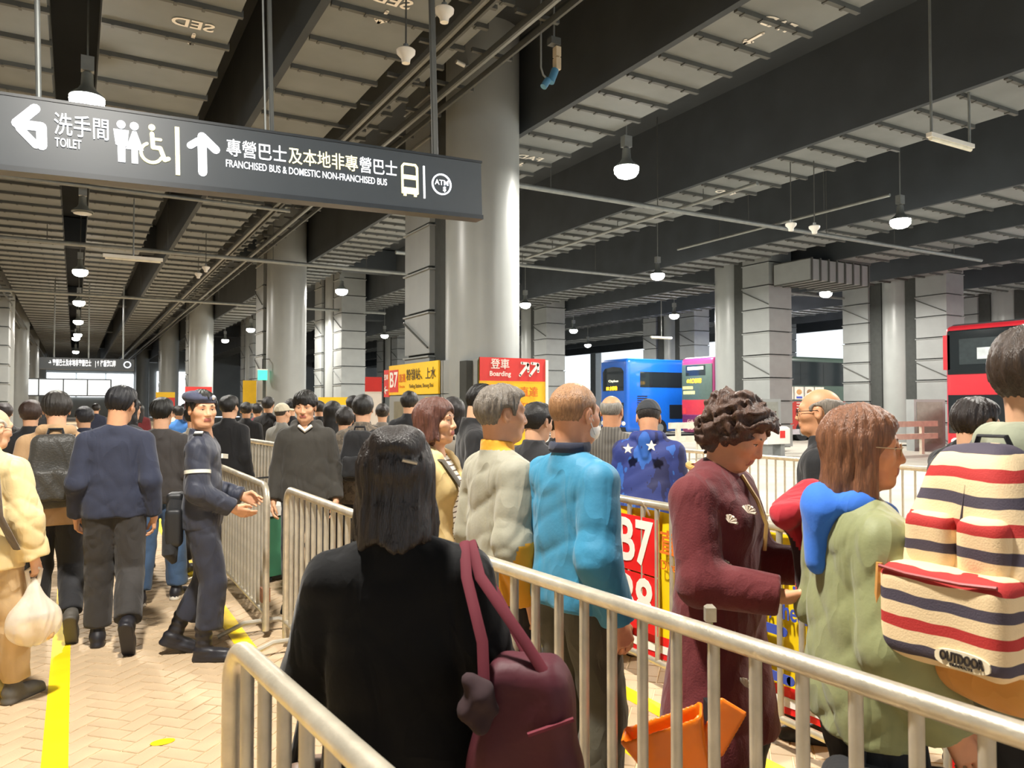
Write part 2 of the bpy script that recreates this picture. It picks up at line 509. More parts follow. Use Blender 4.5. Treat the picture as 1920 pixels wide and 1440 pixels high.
# ------------------------------------------------------------------ ducts
def duct(x0, x1, z, label, texts=()):
    o = empty('air_duct', ((x0 + x1) / 2, 0, z), label=label, cat='duct', group='ceiling air ducts')
    w = (x1 - x0) / 2
    MB().box((-w, -12, 0), (w, 110, 0.6)).build('casing', M_DUCT, o)
    rib = MB().box((-w + 0.004, -0.035, -0.07), (w + 0.03, 0.035, 0.03))
    for k in range(max(3, int(2 * w / 0.35))):
        bx = -w + 0.12 + k * 0.35
        if bx < w - 0.05:
            rib.box((bx, -0.05, -0.085), (bx + 0.04, 0.05, -0.06))
    rme = rib.mesh('flange', M_RIB)
    far = MB()
    y = 4.3 + random.random() * 0.5
    while y < 108:
        if y < 44:
            link('flange', rme, o, (0, y, 0))
        else:
            far.box((-w + 0.004, y - 0.035, -0.07), (w + 0.03, y + 0.035, 0.03))
        y += (1.1 if x1 < 5 else 0.78) if y < 44 else 1.5
    tag(far.build('flanges_beyond', M_RIB, o), kind='stuff')
    for body, tx, ty in texts:
        t = text(body, 0.34, M_WHT, o, (tx, ty, -0.012), bold=0.006, rot=(math.radians(-90), 0, math.radians(180)))
        a = MB().stroke([(0, 0.18), (0, -0.18)], 0.05, -0.004, 0.004).stroke([(-0.07, -0.09), (0, -0.18), (0.07, -0.09)], 0.05, -0.004, 0.004)
        a.build('arrow', M_WHT, o, loc=(tx + 0.05, ty + 0.46, -0.012), rot=(math.radians(-90), 0, math.radians(180)))
duct(-2.6, -0.4, 7.05, 'grey ceiling duct above the far left lamp, leftmost of the ducts')
duct(0.25, 1.92, 7.05, 'grey ceiling duct above the left part of the hanging toilet sign', [('SED', 0.3, 11.6)])
duct(2.90, 4.3, 7.05, 'narrow grey ceiling duct with SED stencil above the bus wording of the sign', [('SED', 0.0, 9.6)])
duct(4.85, 5.15, 7.2, 'slim grey ceiling duct beside the cable ladders')
duct(7.72, 9.2, 7.05, 'grey ceiling duct with FAD stencil right of the large column', [('FAD', 0.1, 7.5), ('FAD', 0.1, 14.3)])
duct(13.19, 15.0, 7.05, 'grey ceiling duct passing over the hanging tube light, second from the column', [('FAD', 0.2, 14.2)])
duct(20.02, 21.9, 7.05, 'grey ceiling duct third from the large column')
duct(24.56, 26.4, 7.05, 'grey ceiling duct fourth from the large column')
duct(30.22, 31.05, 7.05, 'grey ceiling duct fifth from the large column')
duct(36.05, 38.4, 7.05, 'grey ceiling duct farthest over the bus bays')
# cross duct on the column by the buses
cd = empty('branch_duct', (24.0, 19.6, 6.2), label='ribbed grey branch duct at the head of the column by the buses', cat='duct')
MB().box((-0.9, -0.8, 0), (2.5, 0.85, 0.75)).build('casing', M_PANEL, cd)
for k in range(8):
    MB().box((-0.85 + 0.46 * k, -0.85, -0.05), (-0.79 + 0.46 * k, 0.9, 0.8)).build('flange', M_RIB, cd)

# cable ladders along the column line
def ladder(x, z, w, label):
    o = empty('cable_ladder', (x, 0, z), label=label, cat='cable ladder', group='cable ladders under the ceiling')
    for s in (-1, 1):
        MB().box((s * w / 2 - 0.02, -10, -0.05), (s * w / 2 + 0.02, 108, 0.05)).build('side_rail', M_RIB, o)
    MB().box((-w / 2 + 0.05, -10, 0.0), (-w / 2 + 0.12, 108, 0.06)).build('cable', M_PIPE, o)
    rm = MB().box((-w / 2 - 0.2, -0.03, 0.05), (w / 2 + 0.2, 0.03, 0.11)).mesh('rung', M_RIB)
    for k in range(30):
        link('rung', rm, o, (0, 5 + 1.35 * k, 0))
    return o
ladder(5.55, 7.0, 0.3, 'dark cable ladder running to the top of the large round column')
ladder(4.62, 6.95, 0.16, 'thin cable ladder left of the one at the large column')
ladder(-3.0, 6.6, 0.4, 'dark cable ladder high on the far left of the hall')

# pipes
DUCTX = [(-2.6, -0.4), (0.25, 1.92), (2.9, 4.3), (7.72, 9.2), (13.19, 15.0), (20.02, 21.9), (24.75, 26.6), (30.22, 31.05), (36.05, 38.4)]
def pipe(pts, r, label, name='pipe', hang=None):
    o = empty(name, pts[0], label=label, cat='pipe')
    p0 = Vector(pts[0])
    MB().tube([Vector(p) - p0 for p in pts], r, 10).build('run', M_PIPE, o, smooth=True)
    a, b = Vector(pts[0]), Vector(pts[-1])
    n = max(2, int((b - a).length / 3))
    for k in range(n):
        q = a + (b - a) * ((k + 0.5) / n) - p0
        MB().tube([q, q + Vector((0, 0, (7.06 if any(x0 <= (q + p0).x <= x1 for x0, x1 in DUCTX) else 8.95) - a.z))], 0.012, 6).build('hanger', M_RIB, o)
    return o
pipe([(7.9, 14.9, 6.6), (27, 14.9, 6.6)], 0.06, 'grey pipe crossing right from the large column with two detectors below')
pipe([(-9, 26.6, 6.5), (14, 26.6, 6.5)], 0.07, 'grey pipe crossing in front of the second column of the left row')
pipe([(-9, 21.0, 6.9), (5.0, 21.0, 6.9)], 0.05, 'grey pipe crossing above the unlit bell lamp')
pipe([(-9, 38.0, 6.4), (14, 38.0, 6.4)], 0.07, 'grey pipe crossing ahead of the third column of the left row')
pipe([(9, 23.5, 6.6), (44, 23.5, 6.6)], 0.06, 'grey pipe crossing above the blue double-decker bus')
pipe([(13.6, 12.5, 6.75), (13.6, 23, 6.75)], 0.045, 'grey pipe running along the hall over the bus side lamps')
pipe([(17.0, 11.5, 6.7), (17.0, 19.0, 6.7)], 0.04, 'thin grey conduit running above the detectors')

# ------------------------------------------------------------------ high-bay lamps
M_LENS = mat('lamp_lens', (1.0, 0.97, 0.9), emit=26.0, vary=0.0)
M_LENSOFF = mat('lamp_lens_unlit', '#c9cbc6', rough=0.4)
lamp_data = bpy.data.lights.new('lamp_light', 'AREA')
lamp_data.shape = 'DISK'
lamp_data.size = 0.42
lamp_data.energy = LAMP_POWER
lamp_data.color = LAMP_COLOR
lb = MB()
lb.lathe([(0.06, 0.42), (0.08, 0.40), (0.09, 0.22), (0.13, 0.15), (0.24, 0.06), (0.25, 0.035), (0.235, 0.03), (0.22, 0.05), (0.12, 0.13)], seg=24)
LAMP_BELL = lb.mesh('reflector', mat('lamp_housing', '#8d9290', rough=0.4, metal=0.6), smooth=True)
LAMP_LENS = MB().lathe([(0.0, 0.05), (0.225, 0.05), (0.245, 0.0), (0.235, -0.07), (0.18, -0.14), (0.09, -0.175), (0.0, -0.18)], seg=24).mesh('lens', M_LENS, smooth=True)
LAMP_LENS_OFF = MB().lathe([(0.0, 0.012), (0.2, 0.012), (0.2, -0.004), (0.0, -0.03)], seg=24).mesh('lens', M_LENSOFF, smooth=True)
LAMP_BOX = MB().box((-0.09, -0.07, 0.44), (0.09, 0.07, 0.66)).mesh('ballast', M_PIPE)
LAMP_ROD = MB().tube([(0, 0, 0.4), (0, 0, 2.6)], 0.015, 6).mesh('rod', M_PIPE)
def lamp(x, y, label, z=6.3, on=True, light=True):
    o = empty('high_bay_lamp', (x, y, z), label=label, cat='ceiling lamp', group='high-bay lamps of the hall')
    link('reflector', LAMP_BELL, o)
    link('lens', LAMP_LENS if on else LAMP_LENS_OFF, o)
    link('ballast', LAMP_BOX, o)
    link('rod', LAMP_ROD, o)
    if on and light:
        l = bpy.data.objects.new('lamp_light', lamp_data)
        COL.objects.link(l)
        l.parent = o
        l.location = (0, 0, -0.19)
    return o
LX, LY = [0.1, 9.42, 18.15, 27.2, 34.9], [12.0 + 9.35 * k for k in range(-1, 6)]
rown = ['row over the walkway', 'row right of the large column', 'row over the near bus lane', 'row over the parked buses', 'row over the far bus bays']
ordn = ['nearest before', 'first in', 'second in', 'third in', 'fourth in', 'fifth in', 'sixth in']
for i, x in enumerate(LX):
    for j, y in enumerate(LY):
        yy = y + (1.3 if i == 0 and j == 1 else 0.0)
        on = not (i == 0 and j == 2)
        lamp(x, yy, ('unlit bell lamp under the ceiling, ' if not on else 'lit high-bay lamp, ') + ordn[j] + ' the ' + rown[i], on=on, light=j < 6)
lamp(0.0, 62.0, 'small lit lamp far down the walkway above the second hanging sign')
lamp(0.0, 78.0, 'tiny lit lamp at the far end of the walkway')
lamp(18.3, 6.9, 'lit high-bay lamp at the top right corner over the road', light=False)

# tube light on two rods
tl = empty('tube_light', tuple(at(1783, 268, 13.0)), label='fluorescent tube light hung on two rods at upper right', cat='tube light')
MB().box((-0.62, -0.05, 0.0), (0.62, 0.05, 0.07)).build('body', M_WHITE, tl)
MB().tube([(-0.58, 0, -0.02), (0.58, 0, -0.02)], 0.035, 10).build('diffuser', mat('tube_diffuser', '#e9e4cf', rough=0.4), tl, smooth=True)
for sx in (-0.55, 0.55):
    MB().tube([(sx, 0, 0.07), (sx, 0, 3.0)], 0.022, 8).build('rod', M_PIPE, tl)
for (px, py, w, lab) in ((250, 486, 9, 'slim tube light under the ceiling left of the second column'), (1240, 634, 20, 'thin tube light above the blue bus')):
    d = 20 if px < 400 else 40
    t2 = empty('tube_light', tuple(at(px, py, d)), label=lab, cat='tube light')
    MB().box((-0.7, -0.05, 0), (0.7, 0.05, 0.08)).build('body', M_WHITE, t2)
    MB().tube([(-0.65, 0, -0.02), (0.65, 0, -0.02)], 0.03, 8).build('diffuser', _M['tube_diffuser'], t2)
    MB().tube([(0, 0, 0.08), (0, 0, 8.92 - t2.location.z)], 0.02, 6).build('rod', M_PIPE, t2)

# bell-shaped detectors
def detector(p, s, label):
    o = empty('ceiling_sensor', tuple(p), label=label, cat='sensor', group='bell-shaped white sensors')
    MB().lathe([(0.0, -0.12 * s), (0.05 * s, -0.12 * s), (0.06 * s, -0.06 * s), (0.115 * s, 0.0), (0.12 * s, 0.04 * s), (0.10 * s, 0.055 * s), (0.0, 0.06 * s)], seg=22).build('dome', M_WHITE, o, smooth=True)
    MB().lathe([(0.035 * s, 0.055 * s), (0.035 * s, 0.12 * s)], seg=10).build('socket', M_PIPE, o)
    MB().tube([(0, 0, 0.1 * s), (0, 0, (7.05 if any(a <= p[0] <= b for a, b in DUCTX) else 8.9) - p[2])], 0.012, 6).build('stem', M_RIB, o)
detector(at(833, 24, 9.3), 1.0, 'white bell-shaped sensor nearest the top of the large column')
detector(at(761, 101, 9.6), 1.0, 'white bell-shaped sensor left of the sign post below the other one')
detector(at(1483, 423, 17), 1.0, 'small white sensor below the crossing pipe, left of two')
detector(at(1527, 428, 17), 1.0, 'small white sensor below the crossing pipe, right of two')
detector(at(386, 503, 24), 1.0, 'small white sensor beside the ladder at the third column, right of two')
detector(at(372, 515, 26), 1.0, 'small white sensor beside the ladder at the third column, left of two')

# hanging pendant with blue plugs, right of the large column
hp = empty('power_pendant', tuple(at(1030, 150, 11.0)), label='hanging power pendant with blue plugs right of the large column', cat='pendant')
M_BLUEPL = mat('blue_plug', '#4f86a8', rough=0.5)
MB().tube([(-0.14, 0, 2.5), (-0.14, 0, 0.15), (-0.1, 0, 0.05), (-0.02, 0, 0.0)], 0.014, 8).build('conduit', M_PIPE, hp, smooth=True)
MB().tube([(0.08, 0, 2.5), (0.08, 0, 0.6)], 0.014, 8).build('conduit', M_PIPE, hp)
MB().box((0.0, -0.06, 0.52), (0.16, 0.06, 0.62)).build('junction_box', M_RIB, hp)
MB().box((0.09, -0.05, 0.36), (0.17, 0.05, 0.5)).box((0.09, -0.05, 0.17), (0.17, 0.05, 0.34)).build('switch_box', mat('switch_cream', '#c9b89a', rough=0.5), hp)
MB().tube([(0.1, 0, 0.17), (0.02, 0, -0.03)], 0.055, 12).build('plug', M_BLUEPL, hp, smooth=True)
MB().tube([(-0.02, 0, -0.0), (-0.1, 0, -0.12)], 0.05, 12).build('plug', M_BLUEPL, hp, smooth=True)
# small cctv at the column head
cc = empty('security_camera', (6.12, 12.7, 8.0), label='small security camera on a bracket at the large column', cat='camera')
MB().tube([(0.14, 0.0, 0.1), (0.16, 0.0, -0.04), (0.1, 0, -0.06)], 0.014, 8).build('bracket', M_PIPE, cc)
MB().tube([(0.08, 0, -0.06), (-0.1, -0.02, -0.03)], 0.04, 12).build('barrel', M_WHITE, cc, smooth=True)

# ------------------------------------------------------------------ main hanging sign
SGX0, SGX1, SGY = -1.15, 3.83, 7.4
sg = empty('hanging_sign', (SGX1, SGY, 3.70), label='long black hanging direction sign for toilets and buses', cat='sign')
sg.rotation_euler = (0, math.radians(-1.6), 0)
SW, SH = SGX1 - SGX0, 0.60
MB().box((-SW, 0, 0), (0, 0.16, SH)).build('box', M_SIGN, sg)
MB().box((-SW - 0.01, -0.008, -0.025), (0.012, 0.17, 0.02)).build('edge_strip', mat('sign_edge', '#23282c', rough=0.4), sg)
MB().box((-SW - 0.01, -0.008, SH - 0.012), (0.012, 0.17, SH + 0.012)).build('edge_strip', _M['sign_edge'], sg)
for px in (66, 478, 808):
    # rods stand where the photo shows them above the sign
    X = {66: -0.28, 478: 1.62, 808: 3.32}[px]
    MB().tube([(X - SGX1, 0.07, SH), (X - SGX1, 0.07, 5.2 if px == 66 else 3.4)], 0.035 if px == 808 else 0.022, 10).build('hanger_rod', M_RIB if px != 66 else M_PIPE, sg)
    if px == 478:
        MB().tube([(X - SGX1 - 0.06, 0.07, SH), (X - SGX1 - 0.06, 0.07, 3.4)], 0.01, 8).build('hanger_cable', M_PIPE, sg)
def sgx(px, py=320):
    """sign-local x for a photo column on the sign face"""
    r = (px - 960) / FPX
    s, c = math.sin(YAW), math.cos(YAW)
    return SGY * (s + r * c) / (c - r * s) - SGX1
yf, yb = -0.012, 0.0
def sign_shape(name, mt=M_SIGNW):
    return MB(), name, mt
# left-turn arrow
a0 = sgx(14); a1 = sgx(80); zc = 0.36
MB().stroke([(a1 - 0.03, zc - 0.15), (a1 - 0.03, zc + 0.005), (a0 + 0.05, zc + 0.005)], 0.075, yf, yb).build('arrow', M_SIGNW, sg)
MB().stroke([(a0 + 0.17, zc + 0.15), (a0 + 0.04, zc + 0.01)], 0.075, yf, yb).stroke([(a0 + 0.06, zc - 0.03), (a0 + 0.17, zc - 0.15)], 0.06, yf, yb).build('arrow_head', M_SIGNW, sg)
text('洗手間', 0.2, M_SIGNW, sg, ((sgx(97) + sgx(200)) / 2, yf, 0.395), bold=0.001, fit=sgx(200) - sgx(97))
text('TOILET', 0.105, M_SIGNW, sg, ((sgx(97) + sgx(147)) / 2, yf, 0.25), bold=0.0012, fit=sgx(147) - sgx(97))
# man, woman, wheelchair
x = sgx(223)
m = MB(); m.poly([(x + 0.035 * math.cos(t), 0.475 + 0.035 * math.sin(t)) for t in np.linspace(0, 6.28, 15)[:-1]], yf, yb)
m.poly([(x - 0.06, 0.43), (x - 0.045, 0.30), (x - 0.03, 0.29), (x - 0.028, 0.15), (x + 0.028, 0.15), (x + 0.03, 0.29), (x + 0.045, 0.30), (x + 0.06, 0.43)][::-1], yf, yb)
m.build('man_pictogram', M_SIGNW, sg)
x = sgx(248)
m = MB(); m.poly([(x + 0.035 * math.cos(t), 0.475 + 0.035 * math.sin(t)) for t in np.linspace(0, 6.28, 15)[:-1]], yf, yb)
m.poly([(x - 0.015, 0.43), (x - 0.07, 0.27), (x - 0.025, 0.27), (x - 0.025, 0.15), (x + 0.025, 0.15), (x + 0.025, 0.27), (x + 0.07, 0.27), (x + 0.015, 0.43)][::-1], yf, yb)
m.build('woman_pictogram', M_SIGNW, sg)
x = sgx(280)
m = MB(); m.poly([(x + 0.005 + 0.028 * math.cos(t), 0.485 + 0.028 * math.sin(t)) for t in np.linspace(0, 6.28, 15)[:-1]], yf, yb)
m.stroke([(x + 0.005, 0.43), (x + 0.012, 0.31), (x + 0.07, 0.31), (x + 0.105, 0.21), (x + 0.135, 0.225)], 0.036, yf, yb)
m.stroke([(x + 0.01, 0.385), (x + 0.075, 0.385)], 0.024, yf, yb)
m.stroke([(x + 0.085 * math.cos(t), 0.26 + 0.085 * math.sin(t)) for t in np.linspace(math.radians(115), math.radians(335), 16)], 0.026, yf, yb)
m.build('wheelchair_pictogram', M_SIGNY, sg)
MB().box((sgx(329) - 0.018, yf, 0.09), (sgx(329) + 0.018, yb, 0.52)).build('divider', M_SIGNY, sg)
x = sgx(376)
MB().stroke([(x, 0.14), (x, 0.45)], 0.075, yf, yb).stroke([(x - 0.1, 0.37), (x - 0.035, 0.42)], 0.06, yf, yb).stroke([(x, 0.465), (x + 0.115, 0.36)], 0.075, yf, yb).build('arrow', M_SIGNW, sg)
xs = [sgx(420), sgx(537), sgx(672), sgx(745)]
for body, xa, xb, mt in (('專營巴士', xs[0], xs[1], M_SIGNW), ('及本地非專', xs[1], xs[2], M_SIGNY), ('營巴士', xs[2], xs[3], M_SIGNW)):
    text(body, 0.17, mt, sg, ((xa + xb) / 2, yf, 0.385), bold=0.0012, fit=(xb - xa) * 0.97)
text('FRANCHISED BUS & DOMESTIC NON-FRANCHISED BUS', 0.095, M_SIGNW, sg, ((sgx(420) + sgx(724)) / 2, yf, 0.245), bold=0.0008, fit=sgx(724) - sgx(420))
x0, x1 = sgx(754), sgx(782)
m = MB()
m.stroke([(x0, 0.17), (x0, 0.44), (x0 + 0.02, 0.465), (x1 - 0.02, 0.465), (x1, 0.44), (x1, 0.17)], 0.022, yf, yb, closed=True)
m.box((x0, yf, 0.31), (x1, yb, 0.355)); m.box((x0, yf, 0.165), (x1, yb, 0.225))
m.box((x0 + 0.01, yf, 0.135), (x0 + 0.04, yb, 0.17)); m.box((x1 - 0.04, yf, 0.135), (x1 - 0.01, yb, 0.17))
m.build('bus_pictogram', M_SIGNY, sg)
MB().box((sgx(795) - 0.009, yf, 0.13), (sgx(795) + 0.009, yb, 0.47)).build('divider', M_SIGNW, sg)
x = sgx(828)
m = MB(); m.stroke([(x + 0.105 * math.cos(t), 0.3 + 0.105 * math.sin(t)) for t in np.linspace(0, 2 * math.pi, 32)], 0.016, yf, yb)
m.build('atm_ring', M_SIGNW, sg)
text('ATM', 0.078, M_SIGNW, sg, (x, yf, 0.315), bold=0.001)
text('$', 0.07, M_SIGNW, sg, (x + 0.03, yf, 0.25), bold=0.002)

# second hanging sign far down the walkway
s2 = empty('hanging_sign', (-1.0, 38.0, 3.15), label='distant black hanging direction sign down the walkway', cat='sign')
p2 = project((-1.0, 38.0, 3.3))
def s2x(px):
    r = (px - 960) / FPX
    s, c = math.sin(YAW), math.cos(YAW)
    return 38.0 * (s + r * c) / (c - r * s) + 1.0
MB().box((s2x(72), 0, 0.0), (s2x(251), 0.2, 0.5)).build('box', M_SIGN, s2)
for px in (100, 165, 230):
    MB().tube([(s2x(px), 0.1, 0.5), (s2x(px), 0.1, 3.8)], 0.03, 6).build('hanger_rod', M_PIPE, s2)
text('→ 專營巴士及本地非專營巴士', 0.3, M_SIGNW, s2, ((s2x(90) + s2x(170)) / 2, -0.02, 0.27), bold=0.005, fit=s2x(170) - s2x(90))
text('| ↑ 往香港口岸', 0.3, M_SIGNW, s2, ((s2x(178) + s2x(216)) / 2, -0.02, 0.27), bold=0.005, fit=s2x(216) - s2x(178))
MB().stroke([(s2x(238) + 0.13 * math.cos(t), 0.26 + 0.13 * math.sin(t)) for t in np.linspace(0, 6.283, 20)], 0.035, -0.03, 0.0).build('ring', M_SIGNW, s2)
s3 = empty('notice_board', (-1.4, 60.0, 2.2), label='pale notice board frame at the end of the walkway', cat='board')
MB().box((-2.2, 0, 0), (3.6, 0.2, 1.2)).build('frame', M_SIGN, s3)
for k in range(4):
    MB().box((-2.1 + 1.42 * k, -0.03, 0.08), (-0.75 + 1.42 * k, 0.0, 1.12)).build('pane', mat('pale_panel', '#e8eef2', emit=0.35), s3)
for sx in (-2.0, 3.4):
    MB().box((sx, 0.02, -2.2), (sx + 0.15, 0.17, 0)).build('leg', M_PIPE, s3)

# green exit lamp on the second column
ex = empty('exit_lamp', (5.92, 28.8, 2.70), label='small green exit lamp hanging at the second column', cat='exit lamp')
MB().box((-0.16, -0.06, -0.16), (0.16, 0.06, 0.2)).build('box', mat('exit_green', (0.05, 0.55, 0.36), emit=0.9), ex)
MB().box((-0.17, -0.07, 0.2), (0.17, 0.07, 0.24)).build('cap', M_WHITE, ex)
MB().tube([(0, 0, 0.24), (0.0, 0, 0.6), (0.35, 0.1, 0.62)], 0.02, 6).build('cable', M_BLACK, ex)

# ------------------------------------------------------------------ clad base and bus route signs of the large column
cb = empty('column_cladding', (0, 0, 0), label='grey panel cladding around the foot of the large column', kind='structure')
for (xa, ya, xb, yb_) in ((6.4, 12.5, 7.85, 12.5), (6.1, 13.35, 6.4, 12.5), (6.1, 16.2, 6.1, 13.35), (7.85, 12.5, 7.85, 16.2)):
    L = math.hypot(xb - xa, yb_ - ya)
    n = max(1, round(L / 0.75))
    for k in range(n):
        for z0, z1 in ((0.0, 1.0), (1.0, 1.86), (1.86, 2.5)):
            t0, t1 = k / n + 0.006 / L, (k + 1) / n - 0.006 / L
            m = MB().bar((xa + (xb - xa) * t0, ya + (yb_ - ya) * t0, (z0 + z1) / 2), (xa + (xb - xa) * t1, ya + (yb_ - ya) * t1, (z0 + z1) / 2), 0.06, z1 - z0 - 0.014)
            m.build('panel', M_PANEL, cb)
MB().box((6.2, 12.6, 0), (7.75, 16.1, 2.46)).build('core', M_DARKGAP, cb)

bs = empty('boarding_sign', (7.08, 12.45, 0.0), label='red and yellow B7 boarding sign on the large column foot', cat='sign')
MB().box((-0.70, -0.03, 0.9), (0.70, 0.0, 2.52)).build('board', M_YEL, bs)
MB().box((-0.70, -0.035, 2.09), (0.70, -0.005, 2.52)).build('header', M_RED, bs)
text('登車', 0.2, M_WHT, bs, (-0.28, -0.04, 2.39), bold=0.0015)
text('Boarding', 0.125, M_WHT, bs, (-0.28, -0.04, 2.22), bold=0.002)
for k in range(2):
    xo = 0.14 + 0.22 * k
    MB().stroke([(xo, 2.2), (xo + 0.17, 2.4)], 0.05, -0.045, -0.035).stroke([(xo + 0.04, 2.43), (xo + 0.18, 2.42), (xo + 0.18, 2.28)], 0.05, -0.045, -0.035).build('arrow', M_WHT, bs)
MB().box((-0.65, -0.036, 1.55), (-0.02, -0.006, 2.02)).build('route_plate', M_RED, bs)
text('B7', 0.5, M_WHT, bs, (-0.335, -0.04, 1.79), bold=0.012)
text('直達', 0.2, mat('print_orange', '#d9701d', rough=0.6), bs, (0.34, -0.04, 1.88), bold=0.002)
text('Direct to', 0.15, _M['print_orange'], bs, (0.34, -0.04, 1.66), bold=0.001)
text('粉嶺站', 0.3, M_DKT, bs, (0.0, -0.04, 1.3), bold=0.002)
MB().box((0.70, -0.05, 0.0), (0.76, 0.0, 2.5)).build('edge_post', M_WHITE, bs)

ys = empty('route_sign', (6.05, 14.75, 0.0), label='yellow B7 route sign on the side of the column foot', cat='sign')
ys.rotation_euler = (0, 0, math.radians(-90))
MB().box((-1.32, -0.04, 1.86), (1.32, 0.0, 2.5)).build('board', M_YEL, ys)
MB().box((-1.62, -0.045, 1.82), (-1.32, -0.0, 2.42)).build('side_tab', M_RED, ys)
text('登車', 0.13, M_WHT, ys, (-1.47, -0.05, 2.25), bold=0.002)
MB().stroke([(-1.56, 1.97), (-1.38, 1.97)], 0.04, -0.055, -0.045).stroke([(-1.5, 2.04), (-1.57, 1.97), (-1.5, 1.9)], 0.04, -0.055, -0.045).build('arrow', M_WHT, ys)
MB().box((-1.27, -0.048, 1.92), (-0.75, -0.0, 2.4)).build('route_plate', M_RED, ys)
text('B7', 0.46, M_WHT, ys, (-1.01, -0.052, 2.17), bold=0.008)
text('直達', 0.19, _M['print_orange'], ys, (-0.52, -0.05, 2.2), bold=0.002)
text('粉嶺站、上水', 0.25, M_DKT, ys, (0.47, -0.05, 2.25), bold=0.001)
text('Direct to', 0.08, _M['print_orange'], ys, (-0.52, -0.05, 2.03))
text('Fanling Station, Sheung Shui', 0.11, M_DKT, ys, (0.5, -0.05, 2.03))
MB().box((-1.3, -0.03, 0.3), (1.32, 0.0, 1.84)).build('backing', M_PANEL, ys)
MB().box((-1.0, -0.045, 0.9), (0.55, -0.01, 1.72)).build('notice', mat('notice_olive', '#77735f', rough=0.4), ys)
MB().box((0.7, -0.045, 1.3), (1.2, -0.01, 1.8)).build('fare_plate', M_YEL, ys)
text('$38.8', 0.15, M_DKT, ys, (0.95, -0.05, 1.68), bold=0.004)

# other small route boards in the distance
def board(px, py, d, w, h, cols, body, label, face=0.0, post=True):
    p = at(px, py, d)
    o = empty('route_board', (p[0], p[1], 0), rz=-(YAW + math.atan((px - 960) / FPX)) + face, label=label, cat='sign')
    z = float(p[2])
    MB().box((-w / 2, -0.03, z - h / 2), (w / 2, 0.03, z + h / 2)).build('board', cols[0], o)
    if len(cols) > 1:
        MB().box((-w / 2, -0.035, z + h * 0.2), (w / 2, -0.02, z + h / 2 + 0.005)).build('header', cols[1], o)
    if body:
        text(body, h * 0.42, M_WHT, o, (0, -0.04, z - h * 0.15), bold=0.006)
    if post:
        MB().tube([(0, 0.05, 0), (0, 0.05, z - h / 2 + 0.1)], 0.04, 8).build('post', M_PIPE, o)
    return o
board(372, 752, 17, 0.55, 0.62, (mat('board_maroon', '#5a2a2e', rough=0.5), M_RED), 'B6', 'dark red B6 route board behind the police officer')
board(310, 752, 22, 0.5, 0.5, (M_RED, M_YEL), '', 'small red and yellow board left of the dark red board')
board(632, 752, 20, 0.95, 0.2, (M_YEL,), '', 'long yellow board over the crowd behind the man in the hoodie')
board(700, 752, 13, 0.28, 0.8, (M_WHT, M_RED), '', 'narrow white and red poster board left of the yellow route sign')
board(468, 735, 30, 0.5, 0.9, (M_YEL,), '', 'small yellow notice on the far left of the second column')
# ================================================================== CROWD BARRIERS
def arc(c, r, a0, a1, n=7):
    return [(c[0] + r * math.cos(a0 + (a1 - a0) * k / n), 0, c[1] + r * math.sin(a0 + (a1 - a0) * k / n)) for k in range(n + 1)]
BL, BH, BR = 2.2, 1.10, 0.11
_frame = MB().tube([(0, 0, 0.05), (0, 0, BH - BR - 0.024)] + arc((BR, BH - 0.024 - BR), BR, math.pi, math.pi / 2)[1:] +
                   [(BL - BR, 0, BH - 0.024)] + arc((BL - BR, BH - 0.024 - BR), BR, math.pi / 2, 0)[1:] + [(BL, 0, 0.05)], 0.024, 14)
B_FRAME = _frame.mesh('frame', M_STEEL, smooth=True)
B_BOTTOM = MB().tube([(0, 0, 0.17), (BL, 0, 0.17)], 0.019, 10).mesh('bottom_rail', M_STEEL, smooth=True)
B_BAR = MB().tube([(0, 0, 0.17), (0, 0, BH - 0.03)], 0.0155, 10).mesh('bar', M_STEEL2, smooth=True)
B_FOOT = MB().tube([(0, -0.3, 0.012), (0, -0.26, 0.03), (0, -0.12, 0.085), (0, 0.12, 0.085), (0, 0.26, 0.03), (0, 0.3, 0.012)], 0.017, 8).mesh('foot', M_STEEL2, smooth=True)
B_CLAMP = MB().box((-0.035, -0.03, -0.05), (0.035, 0.03, 0.05)).mesh('clamp', M_RUST)
def barrier(x, y, rz, label, h=1.0):
    o = empty('crowd_barrier', (x, y, 0), rz, label=label, cat='barrier', group='galvanised crowd barriers')
    o.scale = (1, 1, h)
    link('frame', B_FRAME, o)
    link('bottom_rail', B_BOTTOM, o)
    n = 16
    for k in range(1, n + 1):
        link('bar', B_BAR, o, (BL * k / (n + 1), 0, 0))
    for xx in (0.14, BL - 0.14):
        link('foot', B_FOOT, o, (xx, 0, 0))
    link('clamp', B_CLAMP, o, (0.03, 0, 0.3))
    return o
UP = math.pi / 2
barrier(0.55, -0.19, UP + math.radians(5.35), 'crowd barrier at bottom left with rounded corner, nearest the camera')
barrier(1.475, 0.55, UP + math.radians(4.0), 'crowd barrier crossing the lower right in front of the blue jacket and maroon coat')
barrier(1.31, 3.18, UP + math.radians(0.9), 'crowd barrier between the woman in black and the man in the dark hoodie')
barrier(1.20, 5.66, UP, 'crowd barrier beside the police officer')
e0, e1 = gpos(522, 8.0), gpos(440, 9.6)
barrier(e0[0], e0[1], math.atan2(e1[1] - e0[1], e1[0] - e0[0]), 'crowd barrier standing end-on behind the police officer', h=1.15)
FX = 2.92
flab = ['crowd barrier behind the green jacket and striped backpack', 'crowd barrier with B7 B8 banner behind the blue jacket and maroon coat',
        'crowd barrier with banner behind the man in the grey jacket', 'crowd barrier with red banner behind the young man in the hoodie',
        'farthest crowd barrier of the line with banners']
FY = [-0.33, 1.93, 4.2, 6.5, 8.8]
for k, y in enumerate(FY):
    barrier(FX, y, UP + (math.radians(-1.0) if k % 2 else math.radians(1.2)), flab[k])

